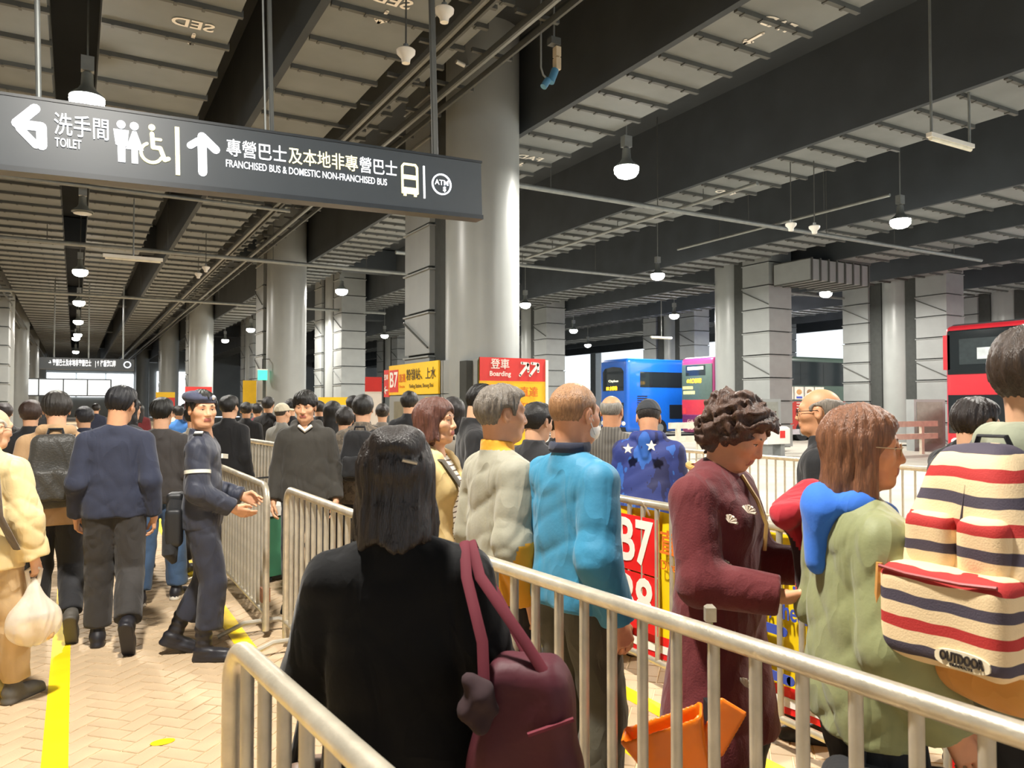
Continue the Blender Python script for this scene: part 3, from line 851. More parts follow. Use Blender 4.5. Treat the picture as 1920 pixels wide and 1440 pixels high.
# banners tied behind the bars (local x runs towards the camera's right)
def cloth(w, h, nx=24, nz=12, amp=0.012, seed=0):
    r = np.random.default_rng(seed)
    ph = r.uniform(0, 6, 6)
    X, Z = np.meshgrid(np.linspace(0, w, nx), np.linspace(0, h, nz))
    Y = amp * (np.sin(7 * X + ph[0] + 2 * Z) + 0.6 * np.sin(13 * X - 5 * Z + ph[1]) + 0.5 * np.sin(9 * Z + ph[2]))
    V = np.stack([X, Y, Z], -1).reshape(-1, 3)
    i = np.arange(nx * nz).reshape(nz, nx)
    Q = np.stack([i[:-1, :-1], i[:-1, 1:], i[1:, 1:], i[1:, :-1]], -1).reshape(-1, 4)
    V2 = V + np.array([0, 0.004, 0]); Q2 = Q[:, ::-1] + len(V)
    return np.vstack([V, V2]), np.vstack([Q, Q2])
def banner(y0, y1, label, kind=0, seed=0):
    w = y1 - y0
    o = empty('banner', (FX + 0.05, y1, 0.0), -math.pi / 2, label=label, cat='banner', group='yellow and red bus banners on the barriers')
    V, Q = cloth(w, 0.72, seed=seed)
    V[:, 2] += 0.31
    link('sheet', np_mesh('sheet', V, Q, [M_YELB]), o)
    V, Q = cloth(w, 0.13, nz=4, seed=seed); V[:, 2] += 0.18
    link('lower_band', np_mesh('lower_band', V, Q, [M_REDB]), o)
    V, Q = cloth(w, 0.045, nz=3, seed=seed); V[:, 2] += 0.215; V[:, 1] -= 0.004
    link('white_stripe', np_mesh('white_stripe', V, Q, [M_WHT]), o)
    off = -0.032
    MB().box((0.13, off - 0.002, 0.66), (0.55, off + 0.004, 0.99)).build('route_panel', M_REDB, o)
    MB().box((0.13, off - 0.002, 0.32), (0.55, off + 0.004, 0.65)).build('route_panel', M_REDB, o)
    text('B7', 0.36, M_WHT, o, (0.34, off - 0.006, 0.825), bold=0.008, fit=0.33)
    text('B8', 0.36, M_WHT, o, (0.34, off - 0.006, 0.485), bold=0.008, fit=0.33)
    text('直達', 0.15, _M['print_orange'], o, (0.72, off - 0.004, 0.86), bold=0.002)
    text('Direct to', 0.075, _M['print_orange'], o, (0.72, off - 0.004, 0.74))
    text('粉嶺站、上水', 0.2, M_BLUP, o, (1.35, off - 0.004, 0.86), fit=0.95)
    text('Fanling Station, Sheung Shui', 0.12, M_BLUP, o, (1.35, off - 0.004, 0.68), fit=0.95, bold=0.002)
    text('Luen Wo Hui', 0.22, M_BLUP, o, (1.35, off - 0.004, 0.45), fit=0.95, bold=0.005) if False else None
    MB().stroke([(1.30, 0.58), (1.30, 0.36)], 0.05, off - 0.006, off).stroke([(1.30, 0.58), (1.46, 0.58)], 0.045, off - 0.006, off).stroke([(1.30, 0.36), (1.50, 0.36)], 0.045, off - 0.006, off).stroke([(1.30, 0.47), (1.44, 0.47)], 0.045, off - 0.006, off).build('print', M_BLUP, o)
    for k in range(6):
        MB().tube([(0.06 + k * (w - 0.12) / 5, 0.0, 1.0), (0.06 + k * (w - 0.12) / 5, -0.05, 1.085)], 0.006, 6).build('tie', M_WHITE, o)
    return o
banner(1.98, 4.02, 'yellow banner with red B7 and B8 panels tied to the barrier behind the blue jacket', seed=1)
banner(4.28, 6.32, 'yellow and red banner on the barrier between the cream and grey jackets', seed=2)
banner(6.58, 8.6, 'red and yellow banner beside the young man in the dark hoodie', seed=3)
banner(-0.28, 1.78, 'yellow banner on the barrier hidden behind the striped backpack', seed=5)
banner(8.88, 10.9, 'farthest red and yellow banner left of the young man in the hoodie', seed=6)
# folded red and white chain tape on the barrier end
# ------------------------------------------------------------------ green trolley box beyond the barrier gap
gx, gy = gpos(517, 7.4)
gb = empty('trolley_box', (gx, gy, 0), 0.4, label='green plastic trolley box with white lid seen between two barriers', cat='box')
M_GRN = mat('green_plastic', '#3f7a5c', rough=0.5)
MB().chbox((-0.2, -0.16, 0.06), (0.2, 0.16, 0.62), 0.02).build('body', M_GRN, gb)
MB().chbox((-0.22, -0.18, 0.62), (0.22, 0.18, 0.74), 0.03).build('lid', M_WHITE, gb)
MB().tube([(-0.17, 0.14, 0.7), (-0.17, 0.14, 0.95), (0.17, 0.14, 0.95), (0.17, 0.14, 0.7)], 0.012, 8).build('handle', M_BLACK, gb)
for sx in (-0.15, 0.15):
    for sy in (-0.12, 0.12):
        MB().tube([(sx - 0.015, sy, 0.035), (sx + 0.015, sy, 0.035)], 0.035, 12).build('wheel', M_BLACK, gb)

# ------------------------------------------------------------------ railing at the road edge
rl = empty('road_railing', (8.1, 0, 0), label='low pale railing along the road edge behind the bald man', cat='railing')
MB().tube([(0, -4, 0.95), (0, 11, 0.95)], 0.028, 10).build('top_rail', M_STEEL, rl, smooth=True)
MB().tube([(0, -4, 0.18), (0, 11, 0.18)], 0.02, 8).build('bottom_rail', M_STEEL, rl, smooth=True)
pk = MB().tube([(0, 0, 0.02), (0, 0, 0.95)], 0.013, 8).mesh('picket', M_STEEL2, smooth=True)
for k in range(100):
    link('picket', pk, rl, (0, -4 + 0.15 * k + 0.07, 0))
# guard rails beside the buses
def guard(px, d, w, label, rz=0.0):
    x, y = gpos(px, d)
    o = empty('guard_rail', (x, y, -0.15), rz, label=label, cat='guard rail')
    for z in (0.55, 1.0):
        MB().box((-w, -0.05, z), (w, 0.05, z + 0.2)).build('rail', mat('cream_rail', '#d6d0be', rough=0.5), o)
    for sx in (-0.7 * w, 0.0, 0.7 * w):
        MB().box((sx - 0.08, -0.04, 0.0), (sx + 0.08, 0.06, 1.15)).build('post', _M['cream_rail'], o)
guard(1310, 26, 1.3, 'cream guard rail under the back of the red and purple bus')
guard(1660, 27, 3.0, 'cream guard rail on the road behind the woman with brown hair')
bx, by = gpos(1447, 26.6)
bk = empty('bumper_block', (bx, by, -0.15), label='pale bumper block with red mark at the column foot by the buses', cat='bumper')
MB().chbox((-0.55, -0.3, 0.45), (0.55, 0.3, 1.05), 0.08).build('block', M_WHITE, bk)
MB().box((0.05, -0.31, 0.65), (0.3, -0.295, 0.9)).build('mark', M_RED, bk)
MB().box((-0.4, -0.2, 0), (-0.2, 0.2, 0.5)).box((0.2, -0.2, 0), (0.4, 0.2, 0.5)).build('base', M_PANEL, bk)
for px, d, lab in ((1428, 28.2, 'grey equipment cabinet at the foot of the column by the buses'), (1735, 30, 'grey equipment cabinet at the foot of the right hand columns')):
    x, y = gpos(px, d)
    o = empty('cabinet', (x, y, -0.15), -YAW, label=lab, cat='cabinet')
    MB().box((-0.6, -0.3, 0), (0.6, 0.3, 2.0)).build('body', M_PANEL, o)
    MB().box((-0.5, -0.32, 0.3), (0.5, -0.3, 1.9)).build('door', mat('cabinet_door', '#85877f', rough=0.5), o)

# ================================================================== BUSES
def rbox(L, W, H, z0, bev, seg=3):
    bm = bmesh.new()
    bmesh.ops.create_cube(bm, size=1)
    bmesh.ops.scale(bm, vec=(L, W, H - z0), verts=bm.verts)
    bmesh.ops.translate(bm, vec=(L / 2, W / 2, (H + z0) / 2), verts=bm.verts)
    bmesh.ops.bevel(bm, geom=list(bm.edges), offset=bev, segments=seg, profile=0.6, affect='EDGES')
    return bm
def bus(x, y, label, body, lower=None, roof=None, L=11.0, W=2.5, H=4.3, rear=False):
    o = empty('double_decker_bus', (x, y, -0.15), label=label, cat='bus', group='double-decker buses in the bays')
    bm = rbox(L, W, H, 0.28, 0.22, 4)
    me = bpy.data.meshes.new('body'); bm.to_mesh(me); bm.free()
    me.materials.append(body)
    for p in me.polygons: p.use_smooth = True
    me.set_sharp_from_angle(angle=math.radians(35))
    link('body', me, o)
    if lower:
        MB().box((0.2, -0.012, 0.35), (L - 0.2, 0.05, 1.95)).build('lower_panel', lower, o)
    if roof:
        MB().chbox((0.1, 0.1, H - 0.1), (L - 0.1, W - 0.1, H + 0.04), 0.1).build('roof', roof, o)
    for xx in (2.3, L - 2.6):
        MB().tube([(xx, -0.02, 0.48), (xx, 0.3, 0.48)], 0.48, 24).build('wheel', M_BLACK, o, smooth=True)
        MB().tube([(xx, -0.04, 0.48), (xx, -0.02, 0.48)], 0.24, 16).build('hub', M_PIPE, o)
    return o
M_BUSBLUE = mat('bus_blue_paint', '#1660c8', rough=0.25, vary=0.04, coat=0.5)
b1 = bus(26.2, 33.4, 'bright blue double-decker bus parked beyond the queue', M_BUSBLUE, roof=mat('bus_blue_roof', '#2f86e6', rough=0.3))
MB().chbox((0.9, -0.012, 2.75), (10.5, 0.05, 3.62), 0.02).build('upper_glazing', M_GLASS, b1)
for k in range(6):
    MB().box((1.0 + 1.6 * k, -0.02, 2.8), (2.5 + 1.6 * k, 0.0, 3.57)).build('window', M_GLASS, b1)
for k in range(5):
    MB().box((3.0 + 1.5 * k, -0.02, 1.0), (4.4 + 1.5 * k, 0.04, 1.78)).build('window', M_GLASS, b1)
MB().poly([(0.3, 2.55), (2.2, 2.55), (2.2, 3.62), (2.0, 3.82), (1.25, 3.9), (0.5, 3.82), (0.3, 3.62)], -0.012, 0.05).build('windscreen', M_GLASS, b1, rot=(0, 0, -math.pi / 2), loc=(0, 2.5, 0))
MB().box((-0.015, 0.3, 0.9), (0.06, 2.2, 1.9)).build('windscreen', M_GLASS, b1)
M_AMBER = mat('amber_display', (1.0, 0.55, 0.02), emit=1.6, vary=0.0)
M_PALELED = mat('pale_display', (0.9, 0.9, 0.62), emit=0.7, vary=0.0)
text('B8 太和站', 0.24, M_AMBER, b1, (-0.03, 1.35, 2.68), bold=0.012, rot=(0, 0, -math.pi / 2), fit=1.0)
text('Citybus', 0.16, M_PALELED, b1, (-0.03, 1.2, 3.1), bold=0.004, rot=(0, 0, -math.pi / 2), fit=0.9)
for k in range(5):
    MB().box((0.7, -0.015, 1.75 + 0.12 * k), (1.4, 0.03, 1.8 + 0.12 * k)).build('vent_slat', M_BLACK, b1)
for yy in (0.3, 2.2):
    MB().ball((-0.02, yy, 0.75), (0.05, 0.16, 0.12)).build('headlight', M_WHITE, b1, smooth=True)
MB().box((-0.05, 0.15, 0.3), (0.1, 2.35, 0.55)).build('bumper', M_BLACK, b1)

M_BUSDK = mat('bus_dark_green', '#45564f', rough=0.3, vary=0.08, coat=0.3)
M_BUSRED = mat('bus_red_wrap', '#b23038', rough=0.35, vary=0.06)
M_PURP = mat('bus_purple_wrap', '#8a2d62', rough=0.35, vary=0.06)
b2 = bus(28.9, 29.6, 'red and purple double-decker bus seen from the back beside the round column', M_PURP, roof=mat('bus_white_roof', '#d9d4da', rough=0.4))
MB().box((-0.014, 0.12, 2.05), (0.05, 2.4, 3.95)).build('upper_back_panel', M_BUSDK, b2)
MB().box((-0.014, 0.12, 1.25), (0.05, 2.4, 2.05)).build('lower_back_panel', M_BUSRED, b2)
MB().box((-0.02, 0.6, 3.35), (0.04, 2.1, 3.9)).build('back_window', M_GLASS, b2)
RB = (0, 0, -math.pi / 2)
MB().box((-0.025, 0.75, 3.66), (0.0, 1.95, 3.82)).build('display', M_PALELED, b2)
text('68 大角咀公園', 0.24, M_AMBER, b2, (-0.03, 1.45, 3.05), bold=0.012, rot=RB, fit=1.1)
MB().box((-0.02, 1.55, 2.62), (0.0, 2.35, 2.78)).build('stripe', mat('ad_cream', '#e2c87c', rough=0.5), b2)
MB().box((-0.02, 1.4, 2.35), (0.0, 2.3, 2.53)).build('stripe', mat('ad_olive', '#cfd08a', rough=0.5), b2)
MB().chbox((-0.05, 0.2, 1.0), (0.03, 2.3, 1.25), 0.02).build('engine_cover', mat('bus_plum', '#5c2350', rough=0.4), b2)
text('GA\nBO', 0.34, mat('ad_pink', '#e3b9b0', rough=0.5), b2, (-0.02, 1.75, 0.72), bold=0.01, rot=RB)
MB().box((-0.02, 0.5, 0.62), (0.0, 1.4, 0.72)).box((-0.02, 0.5, 0.82), (0.0, 1.3, 0.92)).build('stripe', _M['ad_pink'], b2)
for yy in (0.3, 2.2):
    MB().box((-0.03, yy - 0.08, 1.3), (0.02, yy + 0.08, 1.6)).build('tail_light', M_RED, b2)

b3 = bus(29.2, 26.2, 'dark green and red double-decker bus side-on between two columns', M_BUSDK, lower=mat('bus_side_red', '#a8352f', rough=0.35, vary=0.05), H=4.2)
MB().box((0.4, -0.02, 2.75), (10.6, 0.05, 3.95)).build('upper_glazing', M_GLASS, b3)
for k in range(6):
    MB().box((0.5 + 1.7 * k, -0.03, 2.85), (2.1 + 1.7 * k, 0.0, 3.85)).build('window', M_GLASS, b3)
for k in range(4):
    xo = 1.0 + 0.75 * k
    p = empty('advert_card', (0, 0, 0)); p.parent = b3
    MB().box((xo, -0.03, 2.05), (xo + 0.66, 0.0, 2.68)).build('card', mat('ad_card', '#d8cdc3', rough=0.5), p)
    MB().ball((xo + 0.33, -0.03, 2.42), (0.2, 0.012, 0.14)).build('picture', mat('ad_pic%d' % (k % 3), ['#b04a48', '#b98a56', '#8b6a4a'][k % 3], rough=0.5), p)
    MB().box((xo + 0.12, -0.036, 2.1), (xo + 0.54, -0.03, 2.2)).build('caption', M_BLUP, p)
MB().box((7.3, -0.03, 2.5), (9.3, 0.0, 2.66)).build('stripe', mat('ad_yel', '#d8c04c', rough=0.5), b3)
MB().box((7.6, -0.03, 2.15), (9.3, 0.0, 2.4)).build('stripe', M_BLUP, b3)
for k in range(4):
    MB().box((1.9, -0.025, 1.85 - 0.14 * k), (3.0 - 0.1 * k, -0.01, 1.90 - 0.14 * k)).build('caption_line', _M['ad_card'], b3)
MB().box((1.2, -0.03, 0.32), (10.5, 0.0, 0.58)).build('skirt', mat('bus_skirt', '#b9b3b8', rough=0.4), b3)

M_BRED = mat('bus_bright_red', '#cf2b38', rough=0.3, vary=0.05, coat=0.3)
b4 = bus(24.1, 12.0, 'bright red double-decker bus front at the right edge', M_BRED, roof=mat('bus_grey_roof', '#4a4d50', rough=0.4))
MB().chbox((-0.03, 0.12, 2.75), (0.1, 2.38, 4.15), 0.05).build('upper_front', M_GLASS, b4)
MB().box((-0.04, 0.4, 3.05), (0.0, 2.0, 3.85)).build('windscreen', mat('bus_glass_grey', '#3c4447', rough=0.1), b4)
MB().box((-0.045, 1.0, 3.2), (-0.03, 1.45, 3.55)).build('reflection_card', mat('pale_reflection', '#c9d2d6', rough=0.5), b4)  # pale reflection on the glass, painted as a flat card
MB().box((-0.02, 0.12, 0.9), (0.06, 2.38, 2.1)).build('lower_front', M_GLASS, b4)
MB().box((-0.03, 2.3, 2.9), (0.05, 2.52, 4.0)).build('corner_pillar', M_BRED, b4)
for yy in (0.35, 2.15):
    MB().ball((-0.02, yy, 0.65), (0.05, 0.16, 0.11)).build('headlight', M_WHITE, b4, smooth=True)
# white coach far behind, and a poster shelter by the bays
b5 = bus(40.0, 47.5, 'pale coach in the distance left of the blue bus', mat('coach_white', '#e4dccf', rough=0.4), H=3.6)
MB().box((-0.02, 0.2, 1.9), (0.05, 2.3, 3.1)).build('windscreen', mat('coach_glass', '#8a7f70', rough=0.2), b5)
for k in range(6):
    MB().box((0.6 + 1.7 * k, -0.02, 2.0), (2.1 + 1.7 * k, 0.05, 3.0)).build('window', _M['coach_glass'], b5)
sx_, sy_ = gpos(1757, 41)
sh = empty('poster_shelter', (sx_, sy_, -0.15), -YAW - 0.4, label='brightly lit poster shelter left of the red bus', cat='shelter')
MB().box((-0.9, 0, 0.3), (0.9, 0.15, 1.0)).build('lower_panel', M_YEL, sh)
MB().box((-0.9, 0, 1.0), (0.9, 0.15, 2.2)).build('poster', mat('poster_lit', '#cfe0ee', emit=0.8), sh)
MB().box((-0.95, -0.02, 2.2), (0.95, 0.2, 2.8)).build('fascia', mat('poster_blue', '#3d7fd0', rough=0.5), sh)
MB().box((-0.95, -0.02, 2.8), (0.95, 0.2, 4.6)).build('glow_panel', mat('daylight_glow', (1, 0.98, 0.92), emit=2.2), sh)  # added glowing panel standing in for the white daylight glow outside
for s_ in (-0.85, 0.75):
    MB().box((s_, 0.02, 0), (s_ + 0.1, 0.12, 0.3)).build('leg', M_PIPE, sh)
# ================================================================== PEOPLE: implicit surfaces
def v3(*a):
    return np.array(a, np.float32)
def rotx(a):
    c, s = math.cos(a), math.sin(a); return np.array([[1, 0, 0], [0, c, -s], [0, s, c]], np.float32)
def roty(a):
    c, s = math.cos(a), math.sin(a); return np.array([[c, 0, s], [0, 1, 0], [-s, 0, c]], np.float32)
def rotz(a):
    c, s = math.cos(a), math.sin(a); return np.array([[c, -s, 0], [s, c, 0], [0, 0, 1]], np.float32)
def smin(a, b, k):
    h = np.clip(0.5 + 0.5 * (b - a) / k, 0, 1)
    return b + (a - b) * h - k * h * (1 - h)
def smax(a, b, k):
    return -smin(-a, -b, k)
def cone(p, a, b, r1, r2, ky=1.0):
    """tapered capsule; ky > 1 makes it thinner front to back"""
    a = np.asarray(a, np.float32); b = np.asarray(b, np.float32)
    q = p - a; ba = b - a
    if ky != 1.0:
        q = q * np.array([1, ky, 1], np.float32); ba = ba * np.array([1, ky, 1], np.float32)
    t = np.clip(q @ ba / max(float(ba @ ba), 1e-9), 0, 1)
    return np.sqrt(((q - t[:, None] * ba) ** 2).sum(1)) - (r1 + (r2 - r1) * t)
def ell(p, c, r):
    q = (p - np.asarray(c, np.float32)) / np.asarray(r, np.float32)
    k0 = np.sqrt((q * q).sum(1)) + 1e-9
    q2 = q / np.asarray(r, np.float32)
    k1 = np.sqrt((q2 * q2).sum(1)) + 1e-9
    return k0 * (k0 - 1) / k1
def union(ds, k):
    d = ds[0]
    for e in ds[1:]:
        d = smin(d, e, k)
    return d
def surface(f, lo, hi, h, blk=4):
    """surface nets on the zero level of f inside the box lo..hi"""
    lo = np.asarray(lo, np.float32); hi = np.asarray(hi, np.float32)
    n = (np.ceil((hi - lo) / (h * blk)).astype(int) + 1) * blk
    nb = n // blk
    ax = [lo[i] + h * np.arange(n[i], dtype=np.float32) for i in range(3)]
    cx = [lo[i] + h * (blk * np.arange(nb[i], dtype=np.float32) + (blk - 1) / 2) for i in range(3)]
    G = np.stack(np.meshgrid(*cx, indexing='ij'), -1).reshape(-1, 3)
    C = f(G).reshape(nb)
    D = np.repeat(np.repeat(np.repeat(C, blk, 0), blk, 1), blk, 2).astype(np.float32)
    near = np.abs(D) < h * blk * 1.35 + 0.012
    I = np.argwhere(near)
    P = np.stack([ax[0][I[:, 0]], ax[1][I[:, 1]], ax[2][I[:, 2]]], -1)
    D[near] = f(P)
    D[D == 0] = 1e-7
    S = D < 0
    cnt = np.zeros(np.array(n) - 1, np.int8)
    offs = [(a, b, c) for a in (0, 1) for b in (0, 1) for c in (0, 1)]
    for a, b, c in offs:
        cnt += S[a:n[0] - 1 + a, b:n[1] - 1 + b, c:n[2] - 1 + c]
    act = (cnt > 0) & (cnt < 8)
    A = np.argwhere(act)
    if len(A) == 0:
        return np.zeros((0, 3), np.float32), np.zeros((0, 4), np.int32)
    acc = np.zeros((len(A), 3), np.float32); num = np.zeros(len(A), np.float32)
    for o in offs:
        for d in range(3):
            if o[d]:
                continue
            e = list(o); e[d] = 1
            i0 = A + np.array(o); i1 = A + np.array(e)
            d0 = D[i0[:, 0], i0[:, 1], i0[:, 2]]; d1 = D[i1[:, 0], i1[:, 1], i1[:, 2]]
            x = (d0 < 0) != (d1 < 0)
            t = np.where(x, d0 / np.where(x, d0 - d1, 1), 0)
            pt = np.tile(np.array(o, np.float32), (len(A), 1)); pt[:, d] = t
            acc += pt * x[:, None]; num += x
    V = lo + h * (A + acc / num[:, None])
    vid = np.full(act.shape, -1, np.int32)
    vid[A[:, 0], A[:, 1], A[:, 2]] = np.arange(len(A))
    quads = []
    for d in range(3):
        u, w = (d + 1) % 3, (d + 2) % 3
        s0 = [slice(0, None)] * 3; s1 = [slice(0, None)] * 3
        s0[d] = slice(0, n[d] - 1); s1[d] = slice(1, n[d])
        X = S[tuple(s0)] != S[tuple(s1)]
        E = np.argwhere(X)
        ok = (E[:, u] > 0) & (E[:, w] > 0) & (E[:, u] < n[u] - 1) & (E[:, w] < n[w] - 1)
        E = E[ok]
        neg = S[E[:, 0], E[:, 1], E[:, 2]]
        def cell(du, dw):
            F = E.copy(); F[:, u] += du; F[:, w] += dw
            return vid[F[:, 0], F[:, 1], F[:, 2]]
        q = np.stack([cell(-1, -1), cell(0, -1), cell(0, 0), cell(-1, 0)], -1)
        q[~neg] = q[~neg][:, ::-1]
        quads.append(q[(q >= 0).all(1)])
    return V.astype(np.float32), np.vstack(quads).astype(np.int32)
def ik(a, t, l1, l2, pole):
    a = np.asarray(a, float); t = np.asarray(t, float)
    v = t - a; L = np.linalg.norm(v); L = min(L, (l1 + l2) * 0.999)
    u = v / np.linalg.norm(v)
    t = a + u * L
    x = (l1 * l1 - l2 * l2 + L * L) / (2 * L)
    h = math.sqrt(max(l1 * l1 - x * x, 0))
    p = np.asarray(pole, float); p = p - (p @ u) * u
    p /= max(np.linalg.norm(p), 1e-6)
    return a + u * x + p * h, t

# ------------------------------------------------------------------ head, hair, hands, shoes in their own frames
def head_fn(neck, fem=False, fine=True, jaw=1.0):
    w = 0.94 if fem else 1.0
    def f(p):
        d = ell(p, (0, -0.015, 0.03), (0.076, 0.096, 0.087))
        d = smin(d, ell(p, (0, 0.022, -0.030), (0.060 * w * jaw, 0.066, 0.080)), 0.03)
        d = smin(d, cone(p, (-0.028 * w * jaw, 0.045, -0.082), (0.028 * w * jaw, 0.045, -0.082), 0.026, 0.026), 0.03)
        d = smin(d, ell(p, (0, 0.068, -0.092), (0.022, 0.018, 0.018)), 0.025)
        ax = np.abs(p[:, 0]); q = p.copy(); q[:, 0] = ax
        if fine:
            d = smin(d, ell(q, (0.042, 0.052, -0.018), (0.024, 0.026, 0.022)), 0.03)
            d = smin(d, cone(p, (-0.038, 0.072, 0.028), (0.038, 0.072, 0.028), 0.013, 0.013), 0.022)
            d = smax(d, -ell(q, (0.031, 0.100, 0.008), (0.019, 0.020, 0.012)), 0.014)
            d = smin(d, ell(q, (0.031, 0.069, 0.006), (0.0165, 0.0145, 0.0125)), 0.006)
            d = smin(d, cone(p, (0, 0.084, 0.016), (0, 0.101, -0.026), 0.008, 0.0125), 0.012)
            d = smin(d, ell(q, (0.0135, 0.091, -0.030), (0.0095, 0.011, 0.0085)), 0.008)
            d = smin(d, ell(p, (0, 0.082, -0.056), (0.026, 0.014, 0.015)), 0.015)
            d = smin(d, cone(p, (-0.019, 0.0865, -0.0545), (0.019, 0.0865, -0.0545), 0.0055, 0.0055), 0.005)
            d = smin(d, cone(p, (-0.016, 0.086, -0.0655), (0.016, 0.086, -0.0655), 0.0065, 0.0065), 0.005)
            e = ell(q, (0.080, -0.008, -0.004), (0.0085, 0.020, 0.033))
            e = smax(e, -ell(q, (0.090, -0.002, 0.0), (0.009, 0.011, 0.018)), 0.006)
            d = smin(d, e, 0.008)
        else:
            d = smin(d, ell(q, (0.078, -0.008, -0.004), (0.012, 0.02, 0.033)), 0.01)
            d = smin(d, cone(p, (0, 0.084, 0.016), (0, 0.098, -0.026), 0.009, 0.014), 0.012)
        d = smin(d, cone(p, (0, -0.03, -0.05), neck, 0.050 if fem else 0.057, 0.056 if fem else 0.064), 0.03)
        return d
    return f
def interp(x, pts):
    return np.interp(x, [a for a, b in pts], [b for a, b in pts]).astype(np.float32)
def hair_fn(style, seed=0):
    r = np.random.default_rng(seed)
    ph = r.uniform(0, 6.28, 8)
    def strands(p, amp):
        a = np.arctan2(p[:, 0], p[:, 1] + 0.02)
        z = p[:, 2]
        return amp * (np.sin(21 * a + 14 * z + ph[0]) * 0.6 + np.sin(38 * a - 22 * z + ph[1]) * 0.5 + np.sin(60 * p[:, 1] + 45 * z + ph[2]) * 0.4 + np.sin(9 * a + 60 * z + ph[6]) * 0.25)
    shell = lambda p, t: ell(p, (0, -0.017, 0.033), (0.079 + t, 0.099 + t, 0.088 + t))
    short = [(-0.14, -0.085), (-0.06, -0.075), (-0.04, -0.05), (-0.028, 0.028), (0.012, 0.034), (0.022, 0.0), (0.034, 0.0), (0.046, 0.05), (0.075, 0.066), (0.12, 0.07)]
    def f(p):
        x, y, z = p[:, 0], p[:, 1], p[:, 2]
        if style in ('short', 'grey', 'buzz', 'fringe', 'undercut'):
            t = {'short': 0.014, 'grey': 0.012, 'buzz': 0.004, 'fringe': 0.018, 'undercut': 0.016}[style]
            d = shell(p, t)
            if style != 'buzz':
                d = smin(d, ell(p, (0.008, 0.02, 0.085), (0.062, 0.075, 0.04)), 0.02)
            d = d + strands(p, 0.0012 if style == 'buzz' else 0.004)
            line = list(short)
            if style == 'fringe':
                line = line[:-3] + [(0.046, 0.02), (0.07, 0.034), (0.12, 0.04)]
            if style == 'grey':
                line = line[:-2] + [(0.06, 0.078), (0.12, 0.10)]
            zl = interp(y, line) + 0.006 * np.sin(70 * x + ph[3]) + 0.004 * np.sin(120 * x + ph[4])
            return smax(d, zl - z, 0.006)
        if style == 'bald':
            d = shell(p, 0.004) + strands(p, 0.0008)
            zl = interp(y, short)
            d = smax(d, zl - z, 0.005)
            return smax(d, z - interp(y, [(-0.12, 0.055), (-0.05, 0.07), (0.02, 0.045), (0.05, 0.02)]), 0.01)
        if style == 'curly':
            b = 0.011 * np.sin(88 * x + 2.2 * np.sin(60 * z) + ph[0]) * np.sin(88 * y + 2 * np.sin(66 * x + ph[1])) * 1.0 + 0.007 * np.sin(105 * z + 3 * np.sin(52 * y) + ph[2]) + 0.005 * np.sin(150 * x + 130 * y + ph[3]) * np.sin(140 * z + ph[4])
            d = ell(p, (0, -0.028, 0.040), (0.104, 0.118, 0.108))
            d = smin(d, ell(p, (0, -0.075, -0.03), (0.085, 0.062, 0.075)), 0.03)
            d = smin(d, ell(p, (0, 0.045, 0.085), (0.075, 0.055, 0.045)), 0.03) + b
            return smax(d, -ell(p, (0, 0.085, -0.035), (0.078, 0.075, 0.098)), 0.012)
        if style in ('bob', 'long', 'longback', 'halfup', 'shoulder'):
            L = {'bob': -0.115, 'long': -0.30, 'longback': -0.32, 'halfup': -0.165, 'shoulder': -0.215}[style]
            d = shell(p, 0.013)
            d = smin(d, ell(p, (0, 0.0, 0.07), (0.078, 0.088, 0.055)), 0.02)
            c1 = cone(p, (0, -0.045, 0.02), (0, -0.06, L), 0.090, 0.088 if style != 'bob' else 0.098, 1.35)
            c1 = smax(c1, L - z + 0.012 * np.sin(55 * x + ph[5]), 0.015)
            d = smin(d, c1, 0.03)
            if style != 'longback':
                for s in (-1, 1):
                    c = cone(p, (0.070 * s, -0.005, 0.03), (0.080 * s, 0.012, L + 0.015), 0.026, 0.030, 0.8)
                    d = smin(d, smax(c, L + 0.01 - z + 0.01 * np.sin(60 * y), 0.01), 0.02)
            d = d + strands(p, 0.0038)
            d = smax(d, -ell(p, (0.004, 0.088, -0.045), (0.066, 0.072, 0.105)), 0.012)
            d = smax(d, -ell(p, (0.0, 0.12, -0.09), (0.085, 0.10, 0.12)), 0.02)
            if style == 'halfup':
                d = smin(d, ell(p, (0.005, -0.072, 0.090), (0.074, 0.058, 0.046)) + 0.004 * np.sin(90 * p[:, 2] + 40 * np.abs(p[:, 0]) + ph[0]), 0.006)
                d = smin(d, ell(p, (0.0, -0.108, 0.02), (0.05, 0.02, 0.03)) + strands(p, 0.003), 0.01)
            return d
        if style == 'bun':
            d = shell(p, 0.009) + strands(p, 0.003)
            d = smax(d, interp(y, short) - z, 0.006)
            return smin(d, ell(p, (0, -0.115, 0.045), (0.045, 0.04, 0.042)) + strands(p, 0.004), 0.012)
        if style == 'ponytail':
            d = shell(p, 0.009) + strands(p, 0.003)
            d = smax(d, interp(y, short) - z, 0.006)
            return smin(d, cone(p, (0, -0.12, 0.03), (0, -0.13, -0.22), 0.035, 0.02) + strands(p, 0.003), 0.012)
    return f
_HAND = {}
